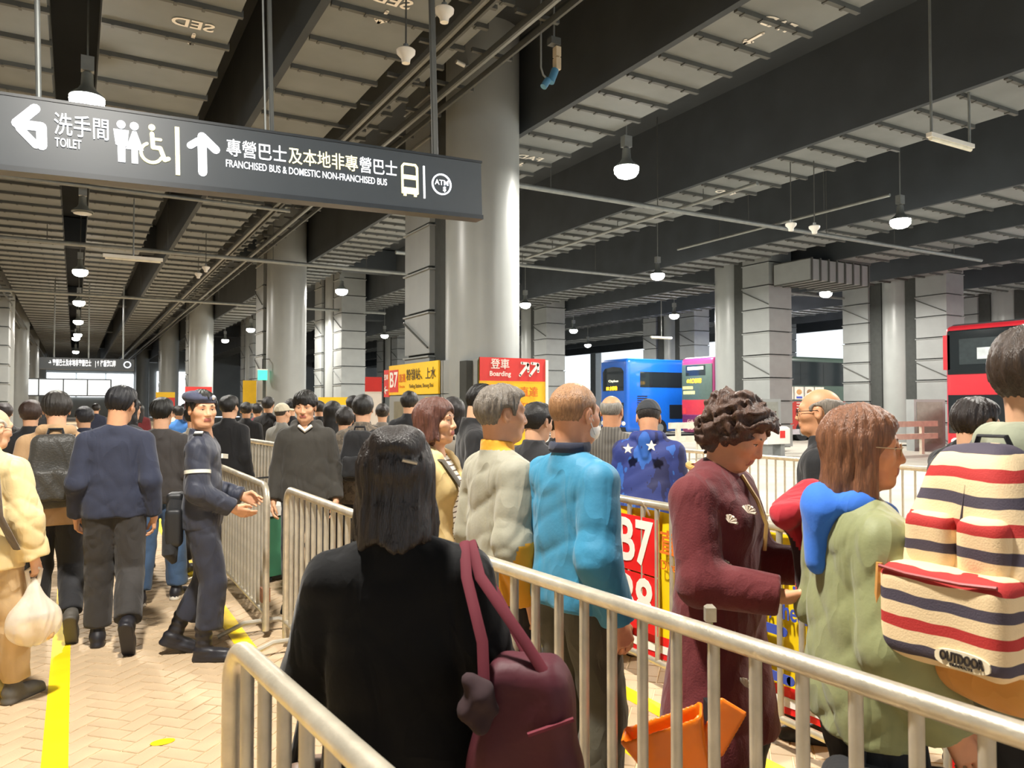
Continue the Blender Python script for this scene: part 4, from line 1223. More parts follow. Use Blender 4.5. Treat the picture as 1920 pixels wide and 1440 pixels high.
def hand_mesh(curl=0.5, h=0.0055, spread=0.0, point=False):
    """right hand hanging from the wrist: fingers along -z, palm towards -x, thumb towards +y"""
    key = (round(curl, 2), h, spread, point)
    if key in _HAND:
        return _HAND[key]
    P = []
    for yy, L in ((0.030, 0.088), (0.010, 0.092), (-0.010, 0.088), (-0.028, 0.08)):
        P.append((v3(0, yy * 0.55, -0.005), v3(-0.004, yy, -L), 0.0165, 0.0125))
    for k, (yy, z0, l) in enumerate(((0.031, -0.088, 0.072), (0.0105, -0.092, 0.080), (-0.0105, -0.088, 0.074), (-0.030, -0.080, 0.058))):
        c = curl * (1.0 + 0.08 * k)
        if point and k == 0:
            c = 0.1
        a, p = 0.25 * c, v3(-0.004, yy, z0)
        r = 0.0095 - 0.0006 * k
        for s_, (fr, da) in enumerate(((0.45, 0.55), (0.31, 0.75), (0.24, 0.5))):
            a += da * c
            q = p + l * fr * v3(-math.sin(a), spread * (1.5 - k) * 0.2, -math.cos(a))
            P.append((p, q, r, r * 0.93)); p = q; r *= 0.93
    t0, t1 = v3(-0.004, 0.022, -0.022), v3(-0.016, 0.048, -0.055)
    t2 = v3(-0.026 - 0.014 * curl, 0.052 - 0.014 * curl, -0.086)
    t3 = v3(-0.034 - 0.022 * curl, 0.046 - 0.026 * curl, -0.108)
    P += [(t0, t1, 0.017, 0.0125), (t1, t2, 0.0118, 0.0105), (t2, t3, 0.0102, 0.0085)]
    P.append((v3(0, 0, 0.06), v3(0, 0, -0.02), 0.026, 0.0225))
    def f(p):
        d = union([cone(p, *x) for x in P[:4]] + [cone(p, *P[-1])], 0.012)
        for x in P[4:-1]:
            d = smin(d, cone(p, *x), 0.004)
        return d
    V, Q = surface(f, (-0.13, -0.07, -0.20), (0.05, 0.09, 0.07), h)
    _HAND[key] = (V, Q)
    return V, Q
_SHOE = {}
def shoe_mesh(boot=False, h=0.009):
    key = (boot, h)
    if key in _SHOE:
        return _SHOE[key]
    def f(p):
        d = cone(p, (0, -0.045, -0.035), (0.004, 0.115, -0.050), 0.042, 0.038)
        d = smin(d, cone(p, (0.0, 0.08, -0.05), (0.006, 0.165, -0.058), 0.043, 0.032), 0.03)
        d = smin(d, cone(p, (0, -0.02, -0.01), (0, -0.02, 0.14 if boot else 0.03), 0.045, 0.056 if boot else 0.043), 0.04)
        if boot:
            d = d + 0.003 * np.sin(140 * p[:, 2])
            d = smax(d, p[:, 2] - 0.15, 0.01)
        sole = cone(p, (0, -0.05, -0.075), (0.004, 0.16, -0.075), 0.044, 0.041)
        sole = smax(sole, np.abs(p[:, 2] + 0.070) - 0.017, 0.006)
        d = smin(smax(d, -0.065 - p[:, 2], 0.008), sole, 0.004)
        return smax(d, -0.085 - p[:, 2], 0.004)
    V, Q = surface(f, (-0.09, -0.13, -0.11), (0.09, 0.24, 0.20), h)
    zc = V[Q].mean(1)[:, 2]
    _SHOE[key] = (V, Q, (zc < -0.055).astype(int))
    return _SHOE[key]

M_SKIN = {}
def skin(tone):
    if tone not in M_SKIN:
        M_SKIN[tone] = mat('skin_' + tone.strip('#'), tone, rough=0.5, vary=0.05, scale=25, bump=0.06, bscale=180, spec=0.4)
    return M_SKIN[tone]
def lips(tone):
    return mat('lips_' + tone, tone, rough=0.45, vary=0.04)
def hairm(c):
    return mat('hair_' + c.strip('#'), c, rough=0.38, vary=0.35, scale=55, stretch=(3.0, 3.0, 0.35), bump=0.5, bscale=130, spec=0.5)
def fabric(name, c, rough=0.85, bump=0.08, bscale=26, vary=0.1, wrinkle=0.26, **kw):
    known = 'cloth_' + name in _M
    m = mat('cloth_' + name, c, rough=rough, bump=bump, bscale=max(bscale, 90), vary=vary, scale=5, sheen=0.12, **kw)
    if not known and wrinkle:
        nt = m.node_tree
        b1 = [n for n in nt.nodes if n.type == 'BUMP'][0]
        mp = [n for n in nt.nodes if n.type == 'MAPPING'][0]
        n = nt.nodes.new('ShaderNodeTexNoise')
        n.inputs['Scale'].default_value = 4.4; n.inputs['Detail'].default_value = 1.6; n.inputs['Distortion'].default_value = 0.7
        mp2 = nt.nodes.new('ShaderNodeMapping'); mp2.inputs['Scale'].default_value = (1.7, 1.7, 0.75); mp2.inputs['Rotation'].default_value = (0.35, 0.25, 0.0)
        nt.links.new(mp.outputs['Vector'], mp2.inputs['Vector'])
        nt.links.new(mp2.outputs['Vector'], n.inputs['Vector'])
        rr = nt.nodes.new('ShaderNodeMath'); rr.operation = 'PINGPONG'; rr.inputs[1].default_value = 0.16
        nt.links.new(n.outputs['Fac'], rr.inputs[0])
        b2 = nt.nodes.new('ShaderNodeBump')
        b2.inputs['Strength'].default_value = wrinkle; b2.inputs['Distance'].default_value = 0.12
        nt.links.new(rr.outputs[0], b2.inputs['Height'])
        nt.links.new(b1.outputs['Normal'], b2.inputs['Normal'])
        nt.links.new(b2.outputs['Normal'], nt.nodes['Principled BSDF'].inputs['Normal'])
    return m
M_EYE = mat('eye_white', '#cfc6ba', rough=0.3, vary=0.02)
M_IRIS = mat('eye_dark', '#1a1310', rough=0.2, vary=0.02)

def person(label, px, d, H=1.70, face=0.0, lean=0.0, side=0.0, bulk=1.0, head=(0, 0, 0), hair='short', hairc='#15130f', tone='#d9a988',
           top='jacket', topm=None, topt=0.018, hem=0.80, flare=0.0, sleeve=1.0, hood=False, collar=0.05, fold=0.005, seed=0,
           legs='trousers', legm=None, legt=0.012, shoem=None, boot=False, shoesole=None, fem=False,
           wl=None, wr=None, polel=None, poler=None, feet=None, res=0.011, facey=True, hands=True, handcurl=(0.55, 0.55), handrot=(0, 0),
           brow=True, open_front=0.0, inner=None, topidx=None, topmats=None, pos=None, z0=0.0, waist=1.02, lipc='#b0685c', jaw=1.0, group=None, stretchlegs=1.0):
    """a standing or walking figure; face = 0 shows its back to the camera, 90 looks to picture right, 180 at the camera"""
    x, y = pos if pos else gpos(px, d)
    rz = -(YAW + math.atan((px - 960) / FPX) + math.radians(face))
    o = empty('person', (x, y, z0), rz, label=label, cat='person', group=group)
    s = H / 1.72
    rg = np.random.default_rng(seed + 11)
    ph = rg.uniform(0, 6.28, 10)
    hip = v3(0, 0, 0.92)
    RT = rotz(0) @ rotx(-lean) @ roty(side)
    T = lambda q: hip + RT @ np.asarray(q, np.float32)
    w = bulk
    sh = [T((-0.158 * w, -0.012, 0.438)), T((0.158 * w, -0.012, 0.438))]
    topt = 0.010 + 0.62 * topt
    nb = T((0, -0.02, 0.545))
    RH = rotz(-math.radians(head[0])) @ rotx(-math.radians(head[1])) @ roty(math.radians(head[2]))
    RH = rotx(-lean * 0.5) @ RH
    hc = nb + RH @ v3(0, 0.025, 0.0) * 1.0 + RH @ v3(0, 0.0, 0.14)
    wl = wl or (-0.215 * w, 0.05, 0.855); wr = wr or (0.215 * w, 0.05, 0.855)
    el, wl = ik(sh[0], wl, 0.275, 0.245, polel or (-0.2, -1, 0)); er, wr = ik(sh[1], wr, 0.275, 0.245, poler or (0.2, -1, 0))
    feet = feet or ((-0.10, 0.0, 0.085, 0, -8), (0.10, 0.02, 0.085, 0, 8))
    hips = [v3(-0.088, 0, 0.91), v3(0.088, 0, 0.91)]
    kn, an = [], []
    for i in (0, 1):
        k, a = ik(hips[i], feet[i][:3], 0.42, 0.415, (0, 1, 0))
        kn.append(k); an.append(a)
    # ---- clothing
    tp = [((sx * 0.083 * w, 0, 0.40), (sx * 0.066 * w, 0, 0.2), 0.083, 0.083) for sx in (-1, 1)]
    tp += [((sx * 0.066 * w, 0, 0.2), (sx * 0.068 * w, 0, 0.0), 0.083, 0.096) for sx in (-1, 1)]
    tp += [((0, 0, 0.40), (0, 0.008, 0.02), 0.086 * w, 0.094 * w)]
    trap = [((sx * 0.022, -0.018, 0.505), (sx * 0.142 * w, -0.012, 0.438), 0.042, 0.055) for sx in (-1, 1)]
    if fem:
        tp += [((sx * 0.06, 0.06, 0.34), (sx * 0.06, 0.055, 0.33), 0.065, 0.065) for sx in (-1, 1)]
    def torso(p, t, hemz, fl):
        ds = [cone(p, T(a), T(b), r1 + t, r2 + t, 1.1) for a, b, r1, r2 in tp]
        ds += [cone(p, T(a), T(b), r1 + t * 0.6, r2 + t * 0.7) for a, b, r1, r2 in trap]
        if hemz < 0.92:
            for sx in (-1, 1):
                ds.append(cone(p, T((sx * 0.068 * w, 0, 0.05)), (sx * (0.070 * w + fl * 0.5), 0, hemz - 0.06), 0.095 + t, 0.098 + t + fl, 1.08))
        return union(ds, 0.035)
    def arms(p, t, k=1.0):
        out = []
        for S, E, W in ((sh[0], el, wl), (sh[1], er, wr)):
            u = cone(p, S, E, 0.054 + t, 0.042 * k + t)
            n_ = (W - E) / np.linalg.norm(W - E)
            l = cone(p, E, W, 0.042 * k + t, 0.032 * k + t)
            l = smax(l, (p - (W - 0.004 * n_).astype(np.float32)) @ n_.astype(np.float32), 0.006)
            out.append(smin(u, l, 0.03))
        return out
    def folds(p, amp):
        if not amp:
            return 0.0
        X, Y, Z = p[:, 0], p[:, 1], p[:, 2]
        rd = lambda u: 1.7 * (1 - np.abs(np.sin(u))) ** 2 - 0.45
        g = rd(15 * Z + 2.6 * np.sin(7 * X + ph[0]) + 2.0 * np.sin(9 * Y + ph[1]) + 9 * X) * 0.8
        g = g + rd(22 * Z - 12 * X + 2.0 * np.sin(12 * Y + ph[2]) + ph[3]) * 0.6
        g = g + np.sin(31 * X + 37 * Y + 7 * Z + ph[4]) * 0.45
        m = 0.6 + 0.5 * np.sin(6 * Z + 5 * X + ph[5]) * np.sin(7 * Y - 4 * Z + ph[6])
        return 0.75 * amp * g * m
    def top_f(p):
        d = torso(p, topt, hem, flare)
        d = smax(d, hem - p[:, 2], 0.012)
        for a in arms(p, topt * 0.8, sleeve):
            d = smin(d, a, 0.010)
        if collar:
            n0, n1 = T((0, -0.02, 0.48)), T((0, -0.012, 0.525 + collar))
            ax = (n1 - n0) / np.linalg.norm(n1 - n0)
            c = smax(cone(p, n0, n1, 0.080, 0.070), (p - n1) @ ax, 0.006)
            d = smin(d, c, 0.012)
        if hood:
            pts = [T((-0.08, 0.035, 0.50)), T((-0.082, -0.045, 0.535)), T((0, -0.10, 0.535)), T((0.082, -0.045, 0.535)), T((0.08, 0.035, 0.50))]
            hd = union([cone(p, a, b, 0.038, 0.038) for a, b in zip(pts, pts[1:])] + [cone(p, T((0, -0.11, 0.50)), T((0, -0.115, 0.40)), 0.055, 0.025, 1.3)], 0.03)
            d = smin(d, hd, 0.012)
        d = d + folds(p, fold)
        if open_front:
            q = (p - hip) @ RT
            d = smax(d, -np.maximum(np.abs(q[:, 0]) - open_front, -q[:, 1] + 0.02), 0.01)
        return d
    allp = np.array([sh[0], sh[1], el, er, wl, wr, nb, hip])
    lo = np.minimum(allp.min(0), (-0.26 * w - flare, -0.24, hem)) - 0.09
    hi = np.maximum(allp.max(0), (0.26 * w + flare, 0.24, 1.5)) + 0.10
    lo[2] = max(lo[2], min(hem, float(min(wl[2], wr[2]))) - 0.06)
    V, Q = surface(top_f, lo, hi, res)
    mats_ = topmats or [topm]
    mi = topidx(V[Q].mean(1), dict(el=el, er=er, wl=wl, wr=wr, sh=sh, nb=nb)) if topidx else None
    link(top, np_mesh(top, V * s, Q, mats_, mi=mi), o)
    if inner is not None:
        V, Q = surface(lambda p: smax(torso(p, topt - 0.012, hem, 0), hem + 0.03 - p[:, 2], 0.01), lo, hi, res)
        link('shirt', np_mesh('shirt', V * s, Q, [inner]), o)
    def leg_f(p, t=legt, body=False):
        ds = [cone(p, (-0.06, 0, 0.95), (0.06, 0, 0.95), 0.092 + t * 0.5, 0.092 + t * 0.5, 1.05)]
        for i in (0, 1):
            ds.append(cone(p, hips[i] * (1, 1, 0.985), kn[i], 0.084 + t * 0.75, 0.058 + t))
            n_ = (an[i] - kn[i]) / np.linalg.norm(an[i] - kn[i])
            e_ = an[i] - n_ * (0.0 if body else (0.04 if not boot else 0.12))
            l = cone(p, kn[i], e_, 0.060 + t, 0.044 + t * stretchlegs)
            ds.append(smax(l, (p - e_.astype(np.float32)) @ n_.astype(np.float32), 0.008))
        d = ds[0]
        d = smin(d, smin(ds[1], ds[2], 0.025), 0.03)
        d = smin(d, smin(ds[3], ds[4], 0.025), 0.03) if False else np.minimum(smin(d, ds[3], 0.012), smin(d, ds[4], 0.012))
        if not body:
            d = smax(d, p[:, 2] - waist, 0.01) + folds(p, fold * 1.1)
        return d
    al = np.array([hips[0], hips[1], kn[0], kn[1], an[0], an[1]])
    lo2 = np.minimum(al.min(0), (-0.2, -0.16, 0.1)) - 0.10; hi2 = np.maximum(al.max(0), (0.2, 0.16, waist)) + 0.10
    lo2[2] = al[:, 2].min() - 0.02
    V, Q = surface(leg_f, lo2, hi2, res * 1.35)
    link(legs, np_mesh(legs, V * s, Q, [legm]), o)
    SV, SQ, SM = shoe_mesh(boot, 0.009 if res < 0.013 else 0.014)
    for i in (0, 1):
        yaw_ = math.radians(-feet[i][4] if len(feet[i]) > 4 else 0)
        R = rotz(yaw_) @ rotx(math.radians(feet[i][3]))
        V = SV @ R.T + an[i].astype(np.float32)
        link('shoe' if not boot else 'boot', np_mesh('shoe', V * s, SQ, [shoem or M_BLACK, shoesole or shoem or M_BLACK], mi=SM), o)
    # ---- body: one mesh with head, hands and the limbs under the clothes
    vs, qs, ms, nv = [], [], [], 0
    def put(V, Q, m):
        nonlocal nv
        vs.append(V); qs.append(Q + nv); ms.append(m); nv += len(V)
    def body_f(p):
        d = torso(p, -0.012, 1.0, 0)
        for a in arms(p, -0.012):
            d = smin(d, a, 0.02)
        return smin(d, leg_f(p, -0.015, True), 0.02)
    V, Q = surface(body_f, np.minimum(lo, lo2) - 0.02, np.maximum(hi, hi2), 0.03)
    put(V, Q, np.zeros(len(Q), int))
    nloc = RH.T @ (nb + v3(0, 0.022, -0.07) - hc)
    hres = 0.0056 if facey else (0.0080 if res < 0.013 else 0.012)
    V, Q = surface(head_fn(nloc, fem, res < 0.02, jaw), (-0.12, -0.16, -0.33), (0.12, 0.14, 0.13), hres)
    c = V[Q].mean(1)
    lip = ((np.abs(c[:, 0]) < 0.023) & (c[:, 1] > 0.078) & (c[:, 2] < -0.050) & (c[:, 2] > -0.0725)).astype(int) if facey else np.zeros(len(Q), int)
    put(V @ RH.T + hc, Q, lip)
    if hands:
        for i, (E, W) in enumerate(((el, wl), (er, wr))):
            V, Q = hand_mesh(handcurl[i], 0.0055 if res < 0.013 else 0.009)
            V = V.copy()
            if i == 0:
                V[:, 0] *= -1; Q = Q[:, ::-1]
            zax = -(W - E) / np.linalg.norm(W - E)
            ya = np.array([0, 1, 0.0]); ya = ya - (ya @ zax) * zax
            if np.linalg.norm(ya) < 0.35:
                ya = np.array([0, 0, 1.0]); ya = ya - (ya @ zax) * zax
            ya /= np.linalg.norm(ya)
            xa = np.cross(ya, zax)
            R = np.stack([xa, ya, zax], -1).astype(np.float32) @ rotz(math.radians(handrot[i]) * (1 if i else -1))
            put(V @ R.T + W.astype(np.float32), Q, np.zeros(len(Q), int))
    V = np.vstack(vs); Q = np.vstack(qs)
    link('body', np_mesh('body', V * s, Q, [skin(tone), lips(lipc)], mi=np.concatenate(ms)), o)
    if hair:
        ext = 0.36 if hair in ('long', 'longback', 'halfup', 'shoulder', 'ponytail') else 0.14
        V, Q = surface(hair_fn(hair, seed), (-0.15, -0.19, -ext), (0.15, 0.14, 0.17), 0.0064 if res < 0.013 else 0.012)
        link('hair', np_mesh('hair', (V @ RH.T + hc) * s, Q, [hairm(hairc)]), o)
    M4 = Matrix.Identity(4)
    for i in range(3):
        for j in range(3):
            M4[i][j] = float(RH[i, j])
        M4[i][3] = float(hc[i])
    MS = Matrix.Scale(s, 4) @ M4
    if facey:
        for sx in (-1, 1):
            e = MB()
            e.ball((sx * 0.031, 0.0775, 0.0055), (0.0125, 0.0065, 0.0048), 12, 8)
            e.cm = 1
            e.ball((sx * 0.031, 0.0795, 0.0055), (0.0052, 0.0058, 0.0046), 10, 6)
            e.cm = 2
            e.tube([(sx * 0.016, 0.080, 0.0085), (sx * 0.031, 0.0865, 0.0112), (sx * 0.047, 0.0765, 0.0085)], 0.0014, 6)
            me = e.mesh('eye', [M_EYE, M_IRIS, M_IRIS], True); me.transform(MS); link('eye', me, o)
            if brow:
                me = MB().tube([(sx * 0.014, 0.0865, 0.029), (sx * 0.030, 0.0870, 0.034), (sx * 0.048, 0.0745, 0.030)], [0.0028, 0.0034, 0.0016], 6).mesh('eyebrow', hairm(hairc), True)
                me.transform(MS); link('eyebrow', me, o)
    o['_dummy'] = 0
    del o['_dummy']
    return dict(o=o, s=s, MS=MS, T=lambda q: tuple(float(a) * s for a in T(q)), el=el * s, er=er * s, wl=wl * s, wr=wr * s, sh=[a * s for a in sh], hc=hc * s, nb=nb * s, an=[a * s for a in an], kn=[a * s for a in kn])
def attach(P, mb, name, mt, smooth=True, head=False):
    me = mb.mesh(name, mt, smooth)
    if head:
        me.transform(P['MS'])
    return link(name, me, P['o'])
def sdf_part(P, f, lo, hi, h, name, mt, mi=None, head=False):
    V, Q = surface(f, lo, hi, h)
    m = mi(V[Q].mean(1)) if mi else None
    me = np_mesh(name, V if head else V * P['s'], Q, mt if isinstance(mt, list) else [mt], mi=m)
    if head:
        me.transform(P['MS'])
    return link(name, me, P['o'])
def glasses(P, mt, r=0.021):
    m = MB()
    for sx in (-1, 1):
        m.tube([(sx * 0.031 + r * math.cos(a), 0.098, 0.004 + r * 0.85 * math.sin(a)) for a in np.linspace(0, 2 * math.pi, 18)], 0.0016, 6, cap=False)
        m.tube([(sx * (0.031 + r), 0.097, 0.008), (sx * 0.074, 0.06, 0.010), (sx * 0.084, -0.005, 0.012), (sx * 0.084, -0.02, -0.005)], 0.0016, 6)
    m.tube([(-0.010, 0.1, 0.007), (0, 0.104, 0.010), (0.010, 0.1, 0.007)], 0.0015, 6)
    attach(P, m, 'glasses', mt, head=True)
def world_to(P, p):
    return P['o'].matrix_basis.inverted() @ Vector(p)
# ================================================================== THE PEOPLE OF THE PHOTOGRAPH
C_BLACK = fabric('black', '#1b1b1d'); C_BLK2 = fabric('soft_black', '#232326', bscale=40)
C_NAVY = fabric('navy', '#2a2f42'); C_UNI = fabric('uniform_navy', '#2a2e3d', rough=0.6); C_UNIP = fabric('uniform_trousers', '#262937', rough=0.7)
C_BROWNBLK = fabric('charcoal_brown', '#3a3634'); C_BEIGE = fabric('beige_hoodie', '#b3916a'); C_CREAM = fabric('cream_puffer', '#ddc692', rough=0.6)
C_KHAKI = fabric('beige_trousers', '#c2a57b'); C_DKTR = fabric('dark_trousers', '#34312f'); C_JEAN = fabric('blue_jeans', '#3d5676', vary=0.25, bscale=60)
C_GREY = fabric('grey_jacket', '#94917f', rough=0.7); C_MUST = fabric('mustard', '#d6951a'); C_TEAL = fabric('teal_blue_jacket', '#2f80a3', rough=0.65)
C_OLIVE = fabric('olive_trousers', '#4a4637'); C_MAROON = fabric('maroon_wool', '#601a1e', bscale=150, bump=0.2); C_GREEN = fabric('sage_green_jacket', '#868a5e', rough=0.65)
C_HOODG = fabric('grey_green_hoodie', '#8f937d'); C_OLIVEH = fabric('dark_olive_hoodie', '#3a3731'); C_CRJ = fabric('pale_yellow_jacket', '#d9bd80', rough=0.7)
C_WARMG = fabric('warm_grey', '#7f7970'); C_STRJ = mat_ramp('cloth_striped_grey', [(0.0, '#6e6a62'), (0.5, '#57534d')], axis='X', period=0.022, rough=0.8)
C_STRW = mat_ramp('cloth_breton', [(0.0, '#efe6d4'), (0.72, '#6b5b4c')], axis='Z', period=0.026, rough=0.8)
C_CAMO = mat_mix('cloth_blue_pattern', ['#272b57', '#2c3a7d', '#2f62b5', '#5a9bd8'], scale=4.5, rough=0.7, stretch=(1.6, 1.6, 0.8))
C_BLUEHOOD = fabric('blue_hood', '#2f6fd2'); C_CAMG = mat_mix('cloth_grey_camo', ['#5b5348', '#75695a', '#8a7f70'], scale=22, rough=0.8)
S_WHITE = mat('shoe_white', '#ddd6c6', rough=0.6); S_BLACK = mat('shoe_black', '#26252a', rough=0.45); S_GREY = mat('shoe_grey', '#5a564f', rough=0.6)
M_STRAP = fabric('strap_black', '#202022', bscale=200)

def rbx(p, c, hs, r):
    q = np.abs(p - np.asarray(c, np.float32)) - (np.asarray(hs, np.float32) - r)
    return np.sqrt((np.maximum(q, 0) ** 2).sum(1)) + np.minimum(q.max(1), 0) - r
def backpack(P, label, m, m2=None, w=0.155, h=0.235, dep=0.075, zc=0.30, straps=M_STRAP, pocket=True, res=0.011, group=None, name='backpack', yoff=-0.125, base=None):
    """a pack worn on the back of figure P; its frame is the wearer's"""
    src = P['o']
    o = empty(name, src.location, src.rotation_euler[2], label=label, cat='backpack', group=group)
    s = P['s']
    c = np.array(P['T']((0, yoff - dep, zc))) / s
    Q_ = lambda f, nm, mt, hh=res, mi=None: link(nm, np_mesh(nm, *(lambda VQ: (VQ[0] * s, VQ[1]))(surface(f, c - (w + 0.1, dep + 0.14, h + 0.1), c + (w + 0.1, dep + 0.1, h + 0.12), hh)), [mt]), o)
    def main(p):
        q = p - c.astype(np.float32)
        tap = 1 + 0.25 * np.clip(q[:, 2] / h, -1, 1) * (q[:, 2] > 0)
        q2 = q * np.stack([tap, 1 + 0.25 * np.clip(q[:, 2] / h, 0, 1), np.ones_like(tap)], -1)
        d = rbx(q2, (0, 0, 0), (w, dep, h), 0.06)
        return d + 0.004 * np.sin(31 * q[:, 2] + 9 * q[:, 0]) + 0.003 * np.sin(23 * q[:, 0] - 17 * q[:, 2] + 2)
    Q_(main, 'main_bag', m)
    if pocket:
        Q_(lambda p: rbx(p - c.astype(np.float32), (0, -dep - 0.02, -0.09), (w * 0.8, 0.045, h * 0.42), 0.03) + 0.003 * np.sin(60 * p[:, 0] + 40 * p[:, 2]), 'pocket', m2 or m)
        zt = c[2] - 0.09 + h * 0.42
        MB().tube([(sx * w * 0.74 * s, (c[1] - dep - 0.058) * s, (zt - 0.035) * s) for sx in (-1, -0.5, 0, 0.5, 1)], 0.004, 6).build('zip', M_BLACK, o)
    for sx in (-1, 1):
        pts = [(sx * 0.06, yoff - 0.02, zc + h - 0.03), (sx * 0.085, -0.09, 0.49), (sx * 0.10, -0.01, 0.535), (sx * 0.11, 0.085, 0.46), (sx * 0.12, 0.12, 0.34), (sx * 0.17, 0.05, 0.20), (sx * w, yoff - 0.02, zc - h + 0.08)]
        MB().tube([P['T'](q) for q in pts], 0.030 * s, 8, flat=((1, 0, 0), 0.3)).build('strap', straps, o, smooth=True)
    MB().tube([(a * s, (c[1] + dep - 0.03 + b) * s, (c[2] + h - 0.02 + z) * s) for a, b, z in ((-0.05, 0, 0), (-0.04, 0, 0.05), (0.04, 0, 0.05), (0.05, 0, 0))], 0.010, 8).build('grab_loop', straps, o, smooth=True)
    return o, c, s

# ---------------- left: walkers
P = person('police officer in dark navy uniform and beret beside the barrier', 382, 5.12, H=1.74, face=98, head=(60, 3, 0), hair='short', topm=C_UNI, legm=C_UNIP, topt=0.028, hem=0.84,
           sleeve=1.2, collar=0.03, wr=(0.13, 0.20, 0.97), wl=(-0.08, 0.24, 1.02), poler=(0.5, -1, -0.2), feet=((-0.10, -0.16, 0.12, -22, -10), (0.11, 0.05, 0.085, 0, 12)), boot=True, shoem=S_BLACK,
           legt=0.028, fold=0.006, res=0.009, seed=1, top='uniform_jacket', stretchlegs=1.4, jaw=1.08, tone='#dba581', handcurl=(0.5, 0.35))
def beret(p):
    d = ell(p, (0.012, -0.012, 0.078), (0.098, 0.112, 0.042))
    d = smin(d, ell(p, (0.05, -0.03, 0.088), (0.065, 0.085, 0.032)), 0.03)
    band = smax(ell(p, (0, -0.012, 0.03), (0.086, 0.107, 0.10)), np.abs(p[:, 2] - 0.058 - 0.06 * p[:, 1]) - 0.014, 0.004)
    return smax(smin(d, band, 0.006), 0.042 + 0.06 * p[:, 1] - p[:, 2], 0.004)
sdf_part(P, beret, (-0.15, -0.18, 0.0), (0.17, 0.15, 0.18), 0.006, 'beret', fabric('beret_navy', '#3f4358', rough=0.8), head=True)
attach(P, MB().ball((-0.035, 0.088, 0.086), (0.013, 0.006, 0.016)), 'cap_badge', mat('badge_silver', '#d8d8dc', rough=0.3, metal=0.6), head=True)
T = P['T']
for sx in (-1, 1):
    attach(P, MB().bar(T((sx * 0.085, -0.01, 0.54)), T((sx * 0.165, -0.012, 0.525)), 0.055, 0.012), 'epaulette', C_BLACK, False)
    attach(P, MB().bar(T((sx * 0.11, -0.01, 0.545)), T((sx * 0.145, -0.01, 0.538)), 0.05, 0.006), 'rank_slide', M_WHT, False)
e_, s_ = Vector(P['er']), Vector(P['sh'][1])
attach(P, MB().tube([s_.lerp(e_, 0.50), s_.lerp(e_, 0.58)], 0.082, 16), 'reflective_band', mat('reflective_strip', '#e6e2d2', rough=0.3))
attach(P, MB().bar(T((0.05, 0.155, 0.38)), T((0.15, 0.135, 0.39)), 0.012, 0.03), 'chest_tape', _M['reflective_strip'], False)
attach(P, MB().tube([T((0.16 * math.cos(a), 0.135 * math.sin(a), 0.03)) for a in np.linspace(0, 2 * math.pi, 28)], 0.028, 8, flat=((0, 0, 1), 0.35)), 'duty_belt', M_BLACK)
sdf_part(P, lambda p: rbx(p, (0.13, -0.15, 0.86), (0.055, 0.05, 0.12), 0.025), (-0.1, -0.35, 0.6), (0.35, 0.1, 1.2), 0.01, 'holster', M_BLACK)
sdf_part(P, lambda p: rbx(p, (0.02, -0.16, 1.0), (0.07, 0.05, 0.07), 0.02), (-0.2, -0.35, 0.8), (0.3, 0.1, 1.2), 0.01, 'radio_pouch', M_BLACK)
attach(P, MB().tube([T((0.06, -0.15, 0.1)), T((0.12, -0.17, -0.1)), T((0.15, -0.17, -0.22)), T((0.12, -0.15, -0.28))], [0.05, 0.055, 0.05, 0.02], 10), 'equipment_bag', C_BLACK)

P = person('man in plain navy sweater walking away, centre of the walkers', 218, 5.3, H=1.78, face=4, head=(22, 12, 4), hair='short', hairc='#1a1a1e', topm=C_NAVY, legm=C_DKTR, top='sweater', topt=0.02, hem=0.86, collar=0.0,
           sleeve=1.15, bulk=1.06, fold=0.0055, feet=((-0.10, 0.10, 0.085, 0, -4), (0.10, -0.26, 0.20, -58, 6)), shoem=S_BLACK, legt=0.03, res=0.010, seed=2, wl=(-0.23, 0.06, 0.87), wr=(0.235, -0.02, 0.86), stretchlegs=1.3, facey=False, tone='#d8a27d')
P = person('man in dark brown sweatshirt and blue jeans behind the navy sweater', 303, 6.5, H=1.70, face=8, head=(12, 0, 0), hair='short', topm=C_BROWNBLK, legm=C_JEAN, top='sweatshirt', topt=0.022, hem=0.84, collar=0.02,
           sleeve=1.15, bulk=1.08, feet=((-0.14, -0.08, 0.085, 0, -18), (0.13, 0.1, 0.085, 0, 18)), shoem=S_BLACK, shoesole=S_WHITE, legt=0.028, res=0.012, seed=3, stretchlegs=1.5, facey=False)
P = person('man in beige hoodie wearing a black backpack', 107, 5.5, H=1.74, face=2, head=(-4, 10, 0), hair='fringe', hairc='#2a2622', topm=C_BEIGE, legm=C_BLK2, top='hoodie', topt=0.026, hem=0.80, hood=True, sleeve=1.25,
           bulk=1.08, feet=((-0.11, 0.12, 0.085, 0, -4), (0.11, -0.24, 0.19, -55, 4)), shoem=S_GREY, legt=0.028, res=0.010, seed=4, facey=False, wl=(-0.23, 0.1, 0.88))
C_PACK = fabric('black_nylon', '#3a3833', rough=0.5, bscale=14, bump=0.4)
backpack(P, 'black nylon backpack on the man in the beige hoodie', C_PACK, w=0.17, h=0.25, dep=0.085, zc=0.27)
P = person('older man in cream padded jacket at the left edge holding a plastic bag', -22, 4.25, H=1.64, face=38, head=(22, 8, 0), hair='bald', hairc='#b8b2a6', topm=C_CREAM, legm=C_KHAKI, top='padded_jacket', topt=0.045, hem=0.80,
           sleeve=1.5, bulk=1.1, collar=0.06, fold=0.010, feet=((-0.11, -0.06, 0.085, 0, -8), (0.11, 0.12, 0.085, 0, 8)), shoem=S_GREY, legt=0.03, res=0.009, seed=5, wr=(0.25, 0.06, 0.85), wl=(-0.25, 0.12, 0.86), handcurl=(0.8, 1.0))
glasses(P, M_STRAP)
